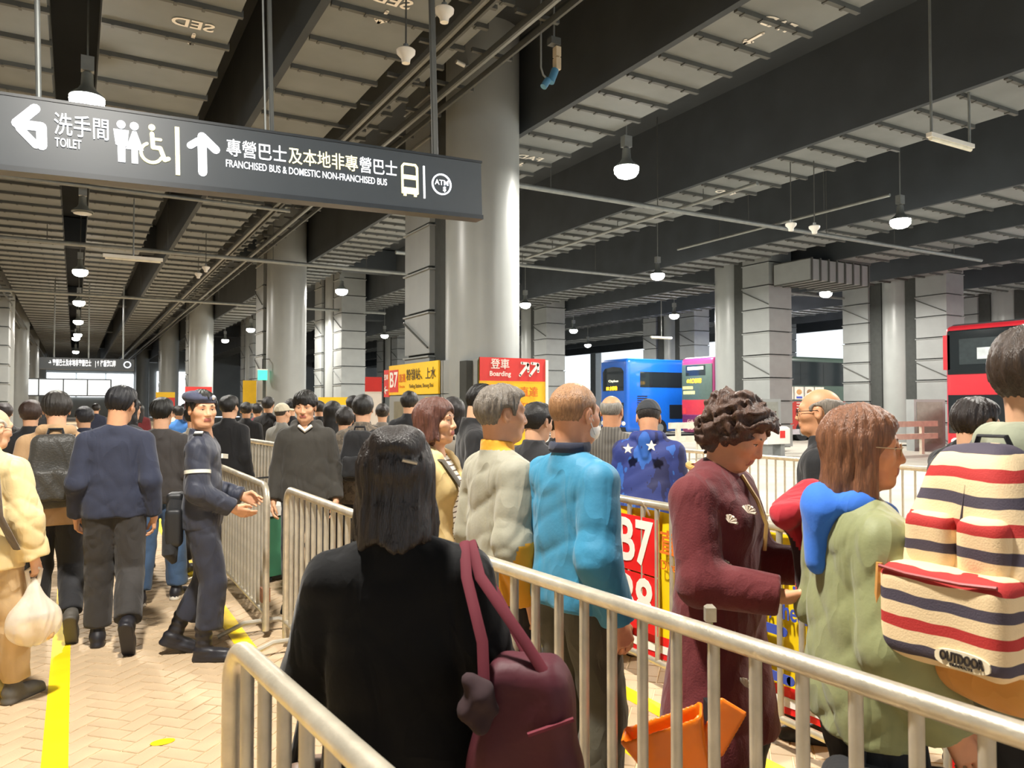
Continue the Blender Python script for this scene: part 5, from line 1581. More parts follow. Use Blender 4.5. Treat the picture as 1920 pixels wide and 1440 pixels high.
attach(P, MB().tube([P['T'](q) for q in ((-0.05, 0.16, 0.52), (0.0, 0.0, 0.60), (0.16, -0.14, 0.46), (0.20, -0.16, 0.2), (0.22, -0.05, 0.0))], 0.035, 8, flat=((0, 0, 1), 0.3)), 'bag_strap', fabric('strap_taupe', '#6d6258'))
# plastic bag in his hand
hw = P['o'].matrix_basis @ Vector(P['wr'])
pb = empty('plastic_bag', (hw.x, hw.y, hw.z - 0.10), 0.3, label='white translucent plastic bag held by the man in the cream jacket', cat='plastic bag')
M_POLY = mat('thin_polythene', '#f3ead9', rough=0.35, alpha=0.6, vary=0.05, bump=0.5, bscale=22)
def pbag(p):
    d = ell(p, (0, 0, -0.26), (0.145, 0.085, 0.13))
    d = smin(d, cone(p, (0, 0, -0.2), (0, 0, -0.03), 0.09, 0.02), 0.05)
    a = np.arctan2(p[:, 1], p[:, 0])
    return d + (0.005 * np.sin(5 * a + 9 * p[:, 2] + 1.0) + 0.004 * np.abs(np.sin(7 * a - 21 * p[:, 2]))) * np.clip(-p[:, 2] * 4, 0, 1)
V, Q = surface(pbag, (-0.2, -0.15, -0.45), (0.2, 0.15, 0.05), 0.009)
link('sack', np_mesh('sack', V, Q, [M_POLY]), pb)
MB().tube([(-0.02, 0, -0.06), (-0.035, 0, 0.03), (0, 0, 0.05), (0.035, 0, 0.03), (0.02, 0, -0.06)], 0.012, 8).build('handle', M_POLY, pb, smooth=True)
sdfV, sdfQ = surface(lambda p: rbx(p, (0.01, 0, -0.31), (0.09, 0.05, 0.05), 0.02), (-0.15, -0.1, -0.4), (0.15, 0.1, -0.2), 0.012)
link('contents', np_mesh('contents', sdfV, sdfQ, [mat('bread_tan', '#d9b27a', rough=0.7)]), pb)

# ---------------- the woman in black, nearest
P = person('woman in black coat with dark hair clipped up, seen from behind, nearest the camera', 764, 1.80, H=1.59, face=8, side=-0.05, head=(-6, 6, 0), hair='halfup', hairc='#221a15', topm=fabric('black_coat', '#0a0a0b', rough=0.9, spec=0.2), legm=C_BLACK, top='coat', topt=0.035, hem=0.36,
           flare=0.05, sleeve=1.3, bulk=1.02, collar=0.05, fold=0.006, res=0.009, seed=6, wl=(-0.13, 0.22, 0.95), polel=(-0.8, -0.6, 0.0), wr=(0.25, 0.04, 0.87), fem=True, facey=False, shoem=S_BLACK)
attach(P, MB().tube([(0.02, -0.128, 0.048), (0.055, -0.115, 0.04)], 0.005, 6), 'hair_clip', M_SIGNW if False else mat('clip_metal', '#b9b4a8', rough=0.3, metal=0.7), head=True)
attach(P, MB().ball((0.075, -0.07, 0.01), 0.005, 8, 6), 'hair_pin', _M['clip_metal'], head=True)
src = P['o']
tb = empty('tote_bag', src.location, src.rotation_euler[2], label='burgundy tote bag with pink straps on the shoulder of the woman in black', cat='bag')
C_BURG = mat('tote_burgundy', '#471a23', rough=0.6, spec=0.3, vary=0.15, bump=0.4, bscale=16); C_PINK = mat('tote_strap_pink', '#642a33', rough=0.8, spec=0.2)
s = P['s']; T = P['T']
cb_ = np.array([0.30, -0.16, 0.93])
def tote(p):
    q = p - cb_.astype(np.float32)
    q = q @ rotz(math.radians(-12))
    wz = 1 + 0.35 * np.clip(-q[:, 2] / 0.3, -1, 1)
    d = rbx(q / np.stack([wz, np.ones_like(wz), np.ones_like(wz)], -1), (0, 0, 0), (0.135, 0.08, 0.29), 0.06)
    return d + 0.007 * np.sin(18 * q[:, 0] + 8 * q[:, 2]) + 0.004 * np.sin(35 * q[:, 2] - 22 * q[:, 0])
V, Q = surface(tote, cb_ - (0.32, 0.2, 0.38), cb_ + (0.32, 0.2, 0.38), 0.010)
link('bag', np_mesh('bag', V * s, Q, [C_BURG]), tb)
for dx, dy in ((-0.085, -0.05), (0.075, -0.06)):
    MB().tube([tuple(s * a for a in q) for q in ((0.29 + dx, -0.235, 1.16), (0.25 + dx * 0.6, -0.20, 1.26), (0.175 + dx * 0.2, -0.125, 1.39), (0.155 + dx * 0.1, -0.02, 1.452), (0.17 + dx * 0.2, 0.08, 1.37), (0.28 + dx * 0.4, -0.08, 1.18))], 0.012, 8, flat=((1, 0, 0), 0.35)).build('strap', C_PINK, tb, smooth=True)
MB().bar((0.30 * s, -0.262 * s, 1.08 * s), (0.40 * s, -0.252 * s, 1.11 * s), 0.01, 0.006).build('zip_pull', C_PINK, tb)
sdfV, sdfQ = surface(lambda p: ell(p, (0.19, -0.235, 1.14), (0.042, 0.035, 0.065)) + 0.01 * np.sin(70 * p[:, 0]) * np.sin(80 * p[:, 2]), (0.1, -0.33, 1.0), (0.3, -0.15, 1.27), 0.008)
link('charm', np_mesh('charm', sdfV * s, sdfQ, [mat('dark_charm', '#2a1518', rough=0.9)]), tb)
# brown bag on the far side of the barrier by her arm
hb_ = gpos(628, 1.95)
hb = empty('handbag', (hb_[0], hb_[1], 0.80), -0.3, label='brown handbag hanging at the left arm of the woman in black', cat='bag')
V, Q = surface(lambda p: rbx(p, (0, 0, -0.12), (0.12, 0.05, 0.10), 0.04), (-0.2, -0.1, -0.3), (0.2, 0.1, 0.1), 0.009)
link('bag', np_mesh('bag', V, Q, [mat('brown_leather', '#6b5546', rough=0.5)]), hb)
MB().tube([(-0.10, 0, -0.05), (-0.07, 0, 0.10), (0, 0, 0.22), (0.05, 0, 0.24)], 0.012, 8).build('strap', C_BLACK, hb, smooth=True)

# ---------------- the queue
def grey_idx(c, J):
    e, w_ = J['er'], J['wr']
    u = (w_ - J['sh'][1]); L = np.linalg.norm(u)
    t = ((c - J['sh'][1]) @ u) / L / L
    dist = np.linalg.norm(c - (J['sh'][1] + t[:, None] * u), axis=1)
    m = ((t > 0.52) & (dist < 0.13)).astype(int)
    n = np.linalg.norm((c - J['nb'])[:, :2], axis=1)
    m[(n < 0.105) & (c[:, 2] > J['nb'][2] - 0.005)] = 1
    return m
P = person('grey-haired man in pale grey jacket with yellow collar and sleeve patch', 938, 3.3, H=1.73, face=62, head=(10, 2, 0), hair='grey', hairc='#6d655b', topmats=[C_GREY, C_MUST], topidx=grey_idx, legm=C_DKTR, topt=0.032, hem=0.84, sleeve=1.35,
           bulk=1.05, collar=0.055, fold=0.006, res=0.009, seed=7, wr=(0.215, 0.03, 0.86), legt=0.025, tone='#cf9a78')
P = person('man in bright blue jacket with short thinning ginger hair', 1075, 3.0, H=1.735, face=52, head=(-6, 4, 0), hair='buzz', hairc='#9b7350', topm=C_TEAL, legm=C_OLIVE, topt=0.034, hem=0.88, sleeve=1.35, bulk=1.06, collar=0.05, fold=0.0065,
           res=0.009, seed=8, wr=(0.225, 0.03, 0.86), legt=0.03, tone='#d79a76', stretchlegs=1.5)
sdf_part(P, lambda p: smax(ell(p, (0, 0.045, -0.058), (0.066, 0.064, 0.052)), np.maximum(0.02 - p[:, 1], np.abs(p[:, 2] + 0.055) - 0.042), 0.01), (-0.1, 0, -0.13), (0.1, 0.14, 0.02), 0.006, 'face_mask', M_WHITE, head=True)
attach(P, MB().tube([(0.06, 0.045, -0.03), (0.084, 0.0, 0.0), (0.086, -0.012, -0.01), (0.07, 0.04, -0.07)], 0.002, 6), 'mask_loop', M_WHITE, head=True)
attach(P, MB().tube([P['T']((0.078 * math.cos(a), -0.018 + 0.074 * math.sin(a), 0.562)) for a in np.linspace(0, 2 * math.pi, 24)], 0.02, 8, flat=((0, 0, 1), 0.35)), 'inner_collar', C_NAVY)

P = person('woman with short curly brown hair in a long maroon knit coat', 1345, 2.72, H=1.70, face=112, head=(-2, 30, 0), hair='curly', hairc='#4f382c', topm=C_MAROON, legm=C_BLACK, top='coat', topt=0.04, hem=0.50, flare=0.06, sleeve=1.15, bulk=1.2,
           collar=0.012, fold=0.004, res=0.009, seed=9, wr=(0.16, 0.27, 1.07), wl=(-0.12, 0.32, 1.12), poler=(0.6, -1, -0.7), fem=True, legt=0.02, tone='#d39a74', handcurl=(0.9, 0.8), shoem=S_BLACK)
M_GOLD = mat('gold_braid', '#caa15c', rough=0.4, metal=0.3)
T = P['T']
attach(P, MB().tube([T(q) for q in ((-0.005, 0.085, 0.51), (0.01, 0.145, 0.43), (0.015, 0.178, 0.35), (0.01, 0.168, 0.26))], 0.007, 6), 'front_braid', M_GOLD)
attach(P, MB().tube([T((0.085 * math.cos(a), -0.02 + 0.086 * math.sin(a), 0.522 - 0.02 * math.sin(a))) for a in np.linspace(-0.5, 2 * math.pi - 0.5, 24)], 0.010, 8), 'neck_trim', M_GOLD)
def sprig(q, n=6):
    m = MB()
    for k in range(n):
        a = 0.3 + 2.3 * k / n
        m.ball((q[0] + 0.004 * math.cos(a), q[1], q[2]), 0.001, 6, 4)
        m.tube([q, (q[0] + 0.012 * math.cos(a), q[1] + 0.033 * math.cos(a), q[2] + 0.034 * math.sin(a) - 0.01)], [0.003, 0.005], 6)
    attach(P, m, 'flower_embroidery', mat('pale_thread', '#d8c9b4', rough=0.5))
for q in ((0.172, 0.09, 0.22), (0.205, 0.05, -0.05), (0.155, 0.15, -0.16), (0.115, 0.15, 0.40), (0.165, 0.105, 0.37)):
    v = T(q)
    sprig(v)
mw = P
# red jacket folded over her arm
rp = P['o'].matrix_basis @ Vector((0.06, 0.33, 1.22))
rj = empty('folded_jacket', tuple(rp), P['o'].rotation_euler[2], label='bright red jacket carried over the arm of the maroon coat woman', cat='jacket')
def rjf(p):
    q = p @ rotx(0.18)
    d = smin(rbx(q, (0, 0.03, -0.06), (0.075, 0.085, 0.20), 0.05), cone(q, (-0.10, 0.0, 0.12), (0.10, -0.02, 0.10), 0.075, 0.06), 0.04)
    return d + 0.012 * np.abs(np.sin(13 * q[:, 2] + 22 * q[:, 1])) + 0.010 * np.sin(34 * q[:, 1] + 6 * q[:, 2] + 18 * q[:, 0])
V, Q = surface(rjf, (-0.25, -0.22, -0.33), (0.25, 0.26, 0.33), 0.009)
cz = V[Q].mean(1)
link('cloth', np_mesh('cloth', V, Q, [fabric('red_jacket', '#a81525'), fabric('fold_shade', '#2a1518')], mi=(np.sin(9 * cz[:, 2] + 14 * cz[:, 1] + 6 * cz[:, 0] + 2.2) > 0.82).astype(int)), rj)  # dark bands are fold shade painted into the red cloth

P = person('woman with shoulder-length brown hair and glasses in a green jacket', 1610, 2.18, H=1.645, face=66, head=(24, 2, 0), hair='shoulder', hairc='#7a5138', topm=C_GREEN, legm=C_BLACK, topt=0.05, hem=0.80, sleeve=1.6, bulk=1.08, collar=0.0, fold=0.010, res=0.009, seed=10,
           wr=(0.23, 0.13, 0.88), wl=(-0.2, 0.2, 0.95), fem=True, legt=0.03, tone='#c98f6c', lipc='#a05a50')
glasses(P, mat('thin_wire', '#b89a72', rough=0.3, metal=0.7))
def hoodf(T):
    pts = [(-0.085, 0.03, 0.50), (-0.085, -0.04, 0.53), (0, -0.095, 0.53), (0.085, -0.04, 0.53), (0.085, 0.03, 0.50)]
    pts = [np.array(T(q)) for q in pts]
    return lambda p: union([cone(p, a, b, 0.036, 0.036) for a, b in zip(pts, pts[1:])] + [cone(p, np.array(T((0, -0.12, 0.50))), np.array(T((0, -0.13, 0.36))), 0.075, 0.04, 1.5)], 0.03) + 0.004 * np.sin(30 * p[:, 2] + 20 * p[:, 0])
V, Q = surface(hoodf(P['T']), np.array(P['nb']) - 0.3, np.array(P['nb']) + 0.25, 0.009)
link('hood', np_mesh('hood', V, Q, [C_BLUEHOOD]), P['o'])

P = person('tall man in grey-green hoodie with the striped backpack at the right', 1946, 2.0, H=1.85, face=26, head=(4, 0, 0), hair='short', hairc='#3d3128', topm=C_HOODG, legm=C_BLACK, top='hoodie', topt=0.03, hem=0.80, sleeve=1.3, hood=True, bulk=1.08,
           fold=0.006, res=0.010, seed=11, facey=False, wl=(-0.22, 0.22, 0.98), legt=0.025)
C_STRIPE = mat_ramp('striped_canvas', [(0.0, '#e9cfa4'), (0.27, '#4a4350'), (0.50, '#e9cfa4'), (0.77, '#b52f2c')], axis='Z', period=0.118, offset=0.10, rough=0.8, warp=0.03)
C_TAN = fabric('tan_suede', '#c98f45')
src = P['o']
bp = empty('striped_backpack', src.location, src.rotation_euler[2], label='cream red and navy striped canvas backpack with tan base at right', cat='backpack')
s = P['s']; T = P['T']
c = np.array(T((-0.01, -0.225, 0.245))) / s
W_, D_, H_ = 0.18, 0.115, 0.285
def mainbag(p):
    q = p - c.astype(np.float32)
    k = np.clip(q[:, 2] / H_, -1, 1)
    tap = 1 + 0.75 * np.clip(k + 0.1, 0, 1.1) ** 1.4
    d = rbx(q * np.stack([tap, 1 + 0.5 * np.clip(k, 0, 1) ** 1.5, np.ones_like(k)], -1), (0, 0, 0), (W_, D_, H_), 0.085)
    return d + 0.007 * np.sin(15 * q[:, 2] + 17 * q[:, 0]) * np.clip(1 - k, 0, 1) + 0.006 * np.sin(26 * q[:, 0] + 12 * q[:, 2] + 1)
V, Q = surface(mainbag, c - (0.3, 0.25, 0.38), c + (0.3, 0.25, 0.38), 0.009)
cc_ = V[Q].mean(1)
link('main_bag', np_mesh('main_bag', V * s, Q, [C_STRIPE, C_TAN], mi=(cc_[:, 2] < c[2] - H_ + 0.10).astype(int)), bp)
def pocketf(p):
    q = p - c.astype(np.float32)
    return rbx(q, (0.0, -D_ - 0.02, -0.085), (0.145, 0.055, 0.105), 0.035) + 0.003 * np.sin(30 * q[:, 0])
V, Q = surface(pocketf, c - (0.25, 0.25, 0.25), c + (0.25, 0.1, 0.1), 0.008)
link('pocket', np_mesh('pocket', V * s, Q, [C_STRIPE]), bp)
for sx in (-1, 1):
    # scalloped upper flaps
    V, Q = surface(lambda p: rbx((p - c.astype(np.float32)) @ rotx(0.12), (sx * 0.060, -D_ + 0.026, 0.075), (0.056, 0.03, 0.075), 0.028) + 0.003 * np.sin(30 * p[:, 2]), c - (0.25, 0.25, 0.1), c + (0.25, 0.1, 0.3), 0.009)
    link('upper_pocket', np_mesh('upper_pocket', V * s, Q, [C_STRIPE]), bp)
    pts = [(sx * 0.07, -0.15, 0.45), (sx * 0.09, -0.09, 0.515), (sx * 0.11, -0.01, 0.55), (sx * 0.12, 0.09, 0.47), (sx * 0.13, 0.13, 0.34), (sx * 0.18, 0.05, 0.20), (sx * 0.17, -0.15, 0.08)]
    MB().tube([T(q) for q in pts], 0.036, 8, flat=((1, 0, 0), 0.3)).build('strap', fabric('strap_grey', '#55534c', bscale=150), bp, smooth=True)
def loc(q):
    return tuple(float(a) * s for a in (c + np.array(q)))
MB().tube([loc((-0.13, -D_ - 0.072, 0.008)), loc((-0.06, -D_ - 0.079, 0.003)), loc((0.06, -D_ - 0.079, 0.003)), loc((0.13, -D_ - 0.072, 0.008))], 0.005, 6).build('zip', mat('zip_red', '#8f2422', rough=0.5), bp)
MB().tube([loc((-0.145, -D_ - 0.05, 0.01)), loc((-0.148, -D_ - 0.055, -0.09))], 0.008, 6).build('zip_pull', C_TAN, bp)
MB().tube([loc((-0.045, 0.05, H_ - 0.02)), loc((-0.03, 0.045, H_ + 0.02)), loc((0.03, 0.045, H_ + 0.02)), loc((0.045, 0.05, H_ - 0.02))], 0.012, 8, flat=((0, 1, 0), 0.4)).build('grab_loop', C_BLACK, bp, smooth=True)
for k in range(2):
    MB().bar(loc((0.01 + 0.0 * k, -D_ * 0.62 - 0.012, 0.2)), loc((0.0, -D_ * 0.8, 0.1)), 0.02, 0.006).build('webbing', fabric('webbing_navy', '#3b3440'), bp) if k == 0 else None
pm = MB().poly([(0.062 * math.cos(a) * (1 if abs(math.cos(a)) < 1 else 1), 0.021 * (abs(math.sin(a)) ** 0.6) * (1 if math.sin(a) >= 0 else -1)) for a in np.linspace(0, 2 * math.pi, 28)[:-1]], -0.003, 0.003)
pm.build('patch', mat('patch_cream', '#f0e2c2', rough=0.6), bp, loc=loc((0.06, -D_ - 0.0765, -0.155)))
text('OUTDOOR', 0.03, mat('patch_print', '#2a2320', rough=0.6), bp, loc((0.06, -D_ - 0.0815, -0.152)), bold=0.0009, fit=0.098)
text('PRODUCTS', 0.008, _M['patch_print'], bp, loc((0.06, -D_ - 0.0815, -0.167)), fit=0.05)

# ---------------- beyond the banners
P = person('dark-haired man holding a phone to his ear behind the striped backpack', 1822, 3.55, H=1.68, face=42, head=(4, 8, 0), hair='short', hairc='#231a16', topm=C_BLACK, legm=C_BLACK, res=0.012, seed=13, facey=False, wl=(-0.135, 0.10, 1.49), polel=(-1, 0.2, -0.6), handcurl=(0.7, 0.5))
ph_ = P['o'].matrix_basis @ (Vector(P['wl']) + Vector((0.02, 0.03, 0.09)))
phn = empty('mobile_phone', tuple(ph_), P['o'].rotation_euler[2], label='dark mobile phone held to the ear at right', cat='phone')
MB().chbox((-0.006, -0.036, -0.075), (0.006, 0.036, 0.075), 0.004).build('case', M_BLACK, phn)
MB().box((0.006, -0.033, -0.068), (0.0072, 0.033, 0.068)).build('screen', M_GLASS, phn)
P = person('balding man with glasses looking left over the brown-haired woman', 1538, 3.9, H=1.735, face=-84, head=(0, 2, 0), hair='bald', hairc='#8d8478', topm=C_BLACK, legm=C_BLACK, res=0.011, seed=14, tone='#d49a72', topt=0.03)
glasses(P, M_BLACK)
P = person('man in dark cap and blue patterned hooded jacket bending forward', 1212, 5.15, H=1.70, face=12, lean=0.16, head=(-14, 18, 0), hair='buzz', hairc='#2a2420', topm=C_CAMO, legm=C_BLACK, top='hooded_jacket', hood=True, topt=0.035, hem=0.78, sleeve=1.35, bulk=1.1,
           res=0.010, seed=15, wl=(-0.15, 0.3, 1.0), wr=(0.15, 0.3, 1.0), tone='#d39b76', facey=False)
def capf(p):
    d = smax(ell(p, (0, -0.015, 0.03), (0.088, 0.109, 0.104)), 0.035 + 0.1 * p[:, 1] - p[:, 2], 0.004)
    br = smax(ell(p, (0, 0.085, 0.045), (0.075, 0.09, 0.02)), 0.03 - p[:, 1], 0.01)
    return smin(d, br, 0.006)
sdf_part(P, capf, (-0.13, -0.16, -0.05), (0.13, 0.21, 0.17), 0.006, 'cap', fabric('cap_charcoal', '#33363a'), head=True)
for q in ((-0.10, -0.175, 0.44), (0.06, -0.20, 0.46)):
    v = P['T'](q)
    attach(P, MB().poly([(v[0] + 0.035 * (1 if k % 2 == 0 else 0.42) * math.sin(2 * math.pi * k / 10), v[2] + 0.035 * (1 if k % 2 == 0 else 0.42) * math.cos(2 * math.pi * k / 10)) for k in range(10)], v[1] - 0.02, v[1] + 0.004), 'star_print', M_WHT, False)
P = person('older man in grey striped jacket left of the man in the cap', 1146, 5.65, H=1.72, face=10, head=(6, 4, 0), hair='bald', hairc='#8f8a80', topm=C_STRJ, legm=C_DKTR, topt=0.03, res=0.012, seed=16, facey=False, tone='#d69b74')
P = person('woman with brown bob in pale yellow jacket over striped top', 818, 3.95, H=1.68, face=112, head=(0, -2, 0), hair='bob', hairc='#5a382d', topm=C_CRJ, legm=C_DKTR, topt=0.035, hem=0.80, sleeve=1.35, collar=0.03, open_front=0.05, inner=C_STRW, fem=True,
           res=0.009, seed=17, bulk=1.1, wr=(0.22, 0.08, 0.87), tone='#e0ab86', hood=True, lipc='#b56a5e')
attach(P, MB().tube([P['T'](q) for q in ((0.10, -0.06, 0.53), (0.10, 0.08, 0.49), (0.06, 0.18, 0.34), (-0.03, 0.19, 0.15), (-0.12, 0.14, -0.05))], 0.026, 8, flat=((1, 0, 0), 0.3)), 'bag_strap', fabric('strap_olive', '#4e463a'))
P = person('young man in dark olive hoodie facing the camera beyond the barriers', 574, 6.35, H=1.76, face=186, head=(6, 10, 0), hair='fringe', hairc='#16130f', topm=C_OLIVEH, legm=C_BLACK, top='hoodie', topt=0.03, hem=0.84, hood=True, sleeve=1.15, bulk=1.02,
           fold=0.006, res=0.010, seed=18, tone='#dda883', legt=0.025, wl=(-0.24, 0.04, 0.86), wr=(0.24, 0.04, 0.86))
attach(P, MB().tube([P['T'](q) for q in ((-0.05, 0.065, 0.53), (0.0, 0.095, 0.49), (0.05, 0.065, 0.53))], 0.014, 8), 'white_neckline', M_WHITE)
P = person('woman with long black hair wearing a grey backpack behind the grey jacket', 849, 5.7, H=1.70, face=8, hair='longback', hairc='#1c1614', topm=C_BLK2, legm=C_BLACK, res=0.013, seed=19, fem=True, facey=False)
backpack(P, 'grey canvas backpack on the woman with long black hair', fabric('grey_canvas', '#7d766a'), w=0.15, h=0.2, dep=0.07, straps=fabric('pale_strap', '#9a9488'), res=0.013)
P = person('man in black bending his head beside the boarding sign', 880, 5.3, H=1.80, face=78, lean=0.06, head=(10, 22, 0), hair='short', hairc='#14110f', topm=C_BLACK, legm=C_BLACK, res=0.011, seed=20)
P = person('person with short black hair in black jacket between grey and blue jackets', 1003, 4.7, H=1.66, face=32, head=(10, 8, 0), hair='short', hairc='#15120f', topm=C_BLK2, legm=C_BLACK, res=0.013, seed=21, facey=False, topt=0.035, bulk=1.1)
P = person('man in grey patterned jacket with black backpack beyond the hoodie', 681, 6.7, H=1.73, face=10, hair='short', topm=C_CAMG, legm=C_BLACK, res=0.013, seed=22, facey=False, topt=0.035)
backpack(P, 'black backpack on the man in the grey patterned jacket', C_BLACK, w=0.15, h=0.21, dep=0.07, res=0.014)

# ---------------- the crowd further back
crowd = [
 ('man in quilted black jacket in front of the yellow route sign', 768, 8.6, 1.79, 18, 'short', '#1b1815', C_BLK2, 'jacket'),
 ('woman with hair in a bun left of the quilted jacket', 717, 9.3, 1.66, 0, 'bun', '#241d18', C_WARMG, 'jacket'),
 ('woman with long black hair right of the young man in the hoodie', 624, 8.0, 1.68, 10, 'long', '#15120f', fabric('sand', '#9b8562'), 'jacket'),
 ('dark-haired person in black behind the long-haired woman', 647, 7.1, 1.62, 5, 'short', '#1d1714', C_BLACK, 'jacket'),
 ('man with short black hair half hidden behind the patterned jacket', 662, 10.2, 1.76, -5, 'short', '#15120f', C_BLACK, 'jacket'),
 ('person in pale cap and grey jacket left of the young man in the hoodie', 530, 9.2, 1.66, 45, 'buzz', '#3a332c', fabric('pale_grey', '#8d8b83'), 'jacket'),
 ('man in black jacket standing against the second column', 503, 12.0, 1.76, 20, 'short', '#1d1a17', C_BLACK, 'jacket'),
 ('dark-haired person between the pale cap and the hoodie', 545, 11.0, 1.72, 0, 'short', '#17140f', C_BLK2, 'jacket'),
 ('man in black coat directly behind the police officer', 430, 8.2, 1.74, 30, 'short', '#141210', C_BLACK, 'jacket'),
 ('black-haired person in grey shirt peeking left of the police officer', 366, 7.6, 1.64, 40, 'short', '#141210', fabric('mid_grey', '#a39b8d'), 'shirt'),
 ('person in dark red jacket far behind the standing barrier', 482, 13.0, 1.66, 0, 'short', '#15120f', fabric('dark_red', '#7c1f2c'), 'jacket'),
 ('person in black jacket far behind, right of the police officer', 462, 11.0, 1.68, 10, 'bun', '#15120f', C_BLACK, 'jacket'),
 ('person in bright blue jacket far behind the jeans man', 336, 13.0, 1.62, 0, 'short', '#15120f', fabric('bright_blue', '#3f78c0'), 'jacket'),
 ('person in white top far behind the jeans man', 322, 15.0, 1.62, 10, 'short', '#1a1613', fabric('white_top', '#cfc9bd'), 'shirt'),
 ('person in dark jacket left of the dark red B6 board', 346, 17.0, 1.66, 0, 'short', '#1a1613', C_NAVY, 'jacket'),
 ('brown-haired person in black between the cream jacket and the beige hoodie', 58, 7.0, 1.68, 5, 'fringe', '#3b2a22', C_BLACK, 'jacket'),
 ('person with dark hair at the far left edge', 8, 9.0, 1.66, 0, 'short', '#2a1d1c', C_BROWNBLK, 'jacket'),
 ('person in dark hooded jacket between the beige hoodie and the navy sweater', 158, 8.2, 1.62, -20, 'fringe', '#24242a', C_NAVY, 'jacket'),
 ('person in grey jacket half hidden right of the navy sweater', 243, 7.8, 1.72, 60, 'long', '#1d1a1a', fabric('slate', '#4b4c50'), 'jacket'),
 ('person in black far down the walkway left of the beige hoodie', 92, 15.0, 1.64, 0, 'short', '#201c1a', C_BLACK, 'jacket'),
 ('person in navy far down the walkway under the second sign', 180, 18.0, 1.66, 0, 'short', '#201c1a', C_NAVY, 'jacket'),
 ('person in maroon far down the walkway under the second sign', 262, 17.0, 1.64, 0, 'long', '#201c1a', C_MAROON, 'jacket'),
 ('person in black behind the young man in the hoodie', 598, 11.8, 1.70, -10, 'short', '#1a1613', C_BLACK, 'jacket'),
 ('dark-haired person in black between the blue jacket and the boarding sign', 1046, 6.2, 1.60, 15, 'short', '#15120f', C_BLACK, 'jacket'),
]
for i, (lab, px, d, H, fc, hr, hcol, tm, nm) in enumerate(crowd):
    far = d > 9.5
    P = person(lab, px, d, H=H, face=fc, hair=hr, hairc=hcol, topm=tm, legm=C_BLACK if i % 3 else C_DKTR, top=nm, topt=0.03, res=0.018 if not far else 0.025, seed=30 + i, facey=False, hands=not far, fem=hr in ('long', 'bun'), fold=0.005, hem=0.8)
    if 'pale cap' in lab:
        sdf_part(P, capf, (-0.13, -0.16, -0.05), (0.13, 0.21, 0.17), 0.008, 'cap', fabric('cap_cream', '#d8cdb2'), head=True)

# ---------------- luggage in the queue
x, y = gpos(1285, 2.34)
lg = empty('luggage_trolley', (x, y, 0), -YAW, label='folding luggage trolley with a tall steel handle in front of the maroon coat', cat='trolley')
MB().tube([(0.07, 0.02, 0.1), (0.085, 0.02, 0.78)], 0.012, 8).tube([(0.085, 0.02, 0.78), (0.075, 0.02, 1.02)], 0.009, 8).build('pole', mat('chrome_tube', '#cfcabd', rough=0.25, metal=0.8), lg, smooth=True)
MB().chbox((0.06, 0.006, 1.0), (0.092, 0.034, 1.05), 0.008).build('grip', M_STEEL, lg)
MB().box((0.06, 0.0, 0.70), (0.11, 0.045, 0.76)).build('collar', M_BLACK, lg)
MB().box((-0.2, -0.1, 0.06), (0.2, 0.16, 0.09)).build('plate', M_BLACK, lg)
for sx in (-0.17, 0.17):
    MB().tube([(sx - 0.015, 0.14, 0.06), (sx + 0.015, 0.14, 0.06)], 0.06, 14).build('wheel', M_BLACK, lg)
gsk = empty('grey_sack', (x, y, 0.09), -YAW, label='crumpled dark grey sack under the orange bag', cat='bag')
V, Q = surface(lambda p: ell(p, (-0.03, 0, 0.24), (0.19, 0.13, 0.24)) + 0.012 * np.sin(24 * p[:, 2] + 12 * p[:, 0]) + 0.010 * np.sin(33 * p[:, 0] - 20 * p[:, 2]), (-0.3, -0.2, -0.02), (0.25, 0.2, 0.55), 0.010)
link('sack', np_mesh('sack', V, Q, [mat('crumpled_grey', '#4d4d50', rough=0.6, bump=0.5, bscale=20)]), gsk)
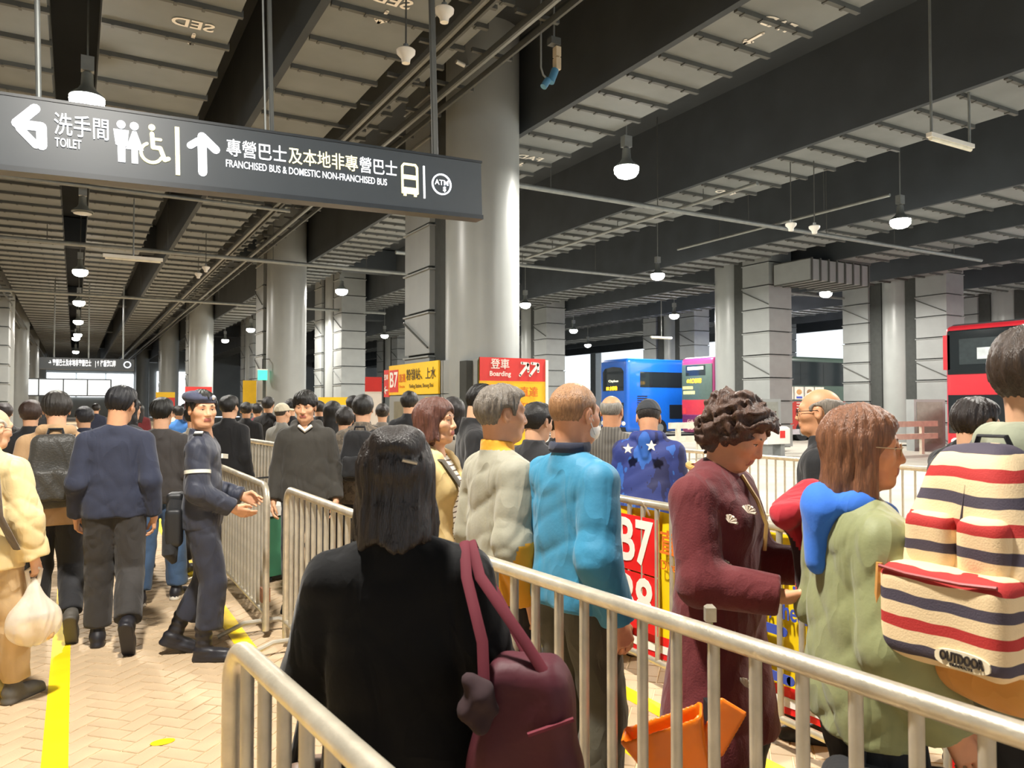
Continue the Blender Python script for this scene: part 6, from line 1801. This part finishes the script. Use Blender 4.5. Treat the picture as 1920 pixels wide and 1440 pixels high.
og = empty('orange_bag', (x - 0.05, y - 0.02, 0.60), -YAW - 0.25, label='bright orange open-topped bag resting on the grey sack', cat='bag')
M_ORG = mat('orange_vinyl', '#f07a12', rough=0.35, vary=0.06, bump=0.2, bscale=12, coat=0.2)
def obag(p):
    q = p @ roty(math.radians(-24))
    tw = 1 - 0.35 * np.clip(q[:, 2] / 0.2, -0.5, 1)
    q2 = q * np.stack([tw, np.ones_like(tw), np.ones_like(tw)], -1)
    d = rbx(q2, (0, 0, 0.05), (0.12, 0.075, 0.12), 0.018)
    inn = rbx(q2, (0, 0, 0.09), (0.11, 0.065, 0.12), 0.015)
    return smax(d, -inn, 0.004)
V, Q = surface(obag, (-0.28, -0.14, -0.18), (0.28, 0.14, 0.32), 0.0085)
link('bag', np_mesh('bag', V, Q, [M_ORG]), og)
V, Q = surface(lambda p: rbx(p @ roty(math.radians(28)), (0.07, 0.02, 0.20), (0.055, 0.008, 0.10), 0.008), (-0.1, -0.1, -0.05), (0.35, 0.12, 0.45), 0.007)
link('flap', np_mesh('flap', V, Q, [M_ORG]), og)
og.scale = (0.78, 0.78, 0.78)
# black suitcase with a cross mark and grey bag at lower right
x, y = gpos(1668, 2.0)
bsx = empty('black_bag', (x, y, 0), -YAW - 0.3, label='black bag with a small white cross mark at the feet of the green jacket', cat='bag')
V, Q = surface(lambda p: rbx(p, (0, 0, 0.36), (0.17, 0.09, 0.36), 0.05) + 0.004 * np.sin(25 * p[:, 2]), (-0.25, -0.15, -0.02), (0.25, 0.15, 0.8), 0.012)
link('bag', np_mesh('bag', V, Q, [C_BLACK]), bsx)
MB().stroke([(0, 0.52), (0, 0.58)], 0.010, -0.1, -0.085).stroke([(-0.018, 0.562), (0.018, 0.562)], 0.010, -0.1, -0.085).build('cross_mark', M_WHT, bsx)
MB().tube([(-0.08, 0, 0.70), (-0.07, 0, 0.80), (0.07, 0, 0.80), (0.08, 0, 0.70)], 0.012, 8).build('handle', C_BLACK, bsx, smooth=True)
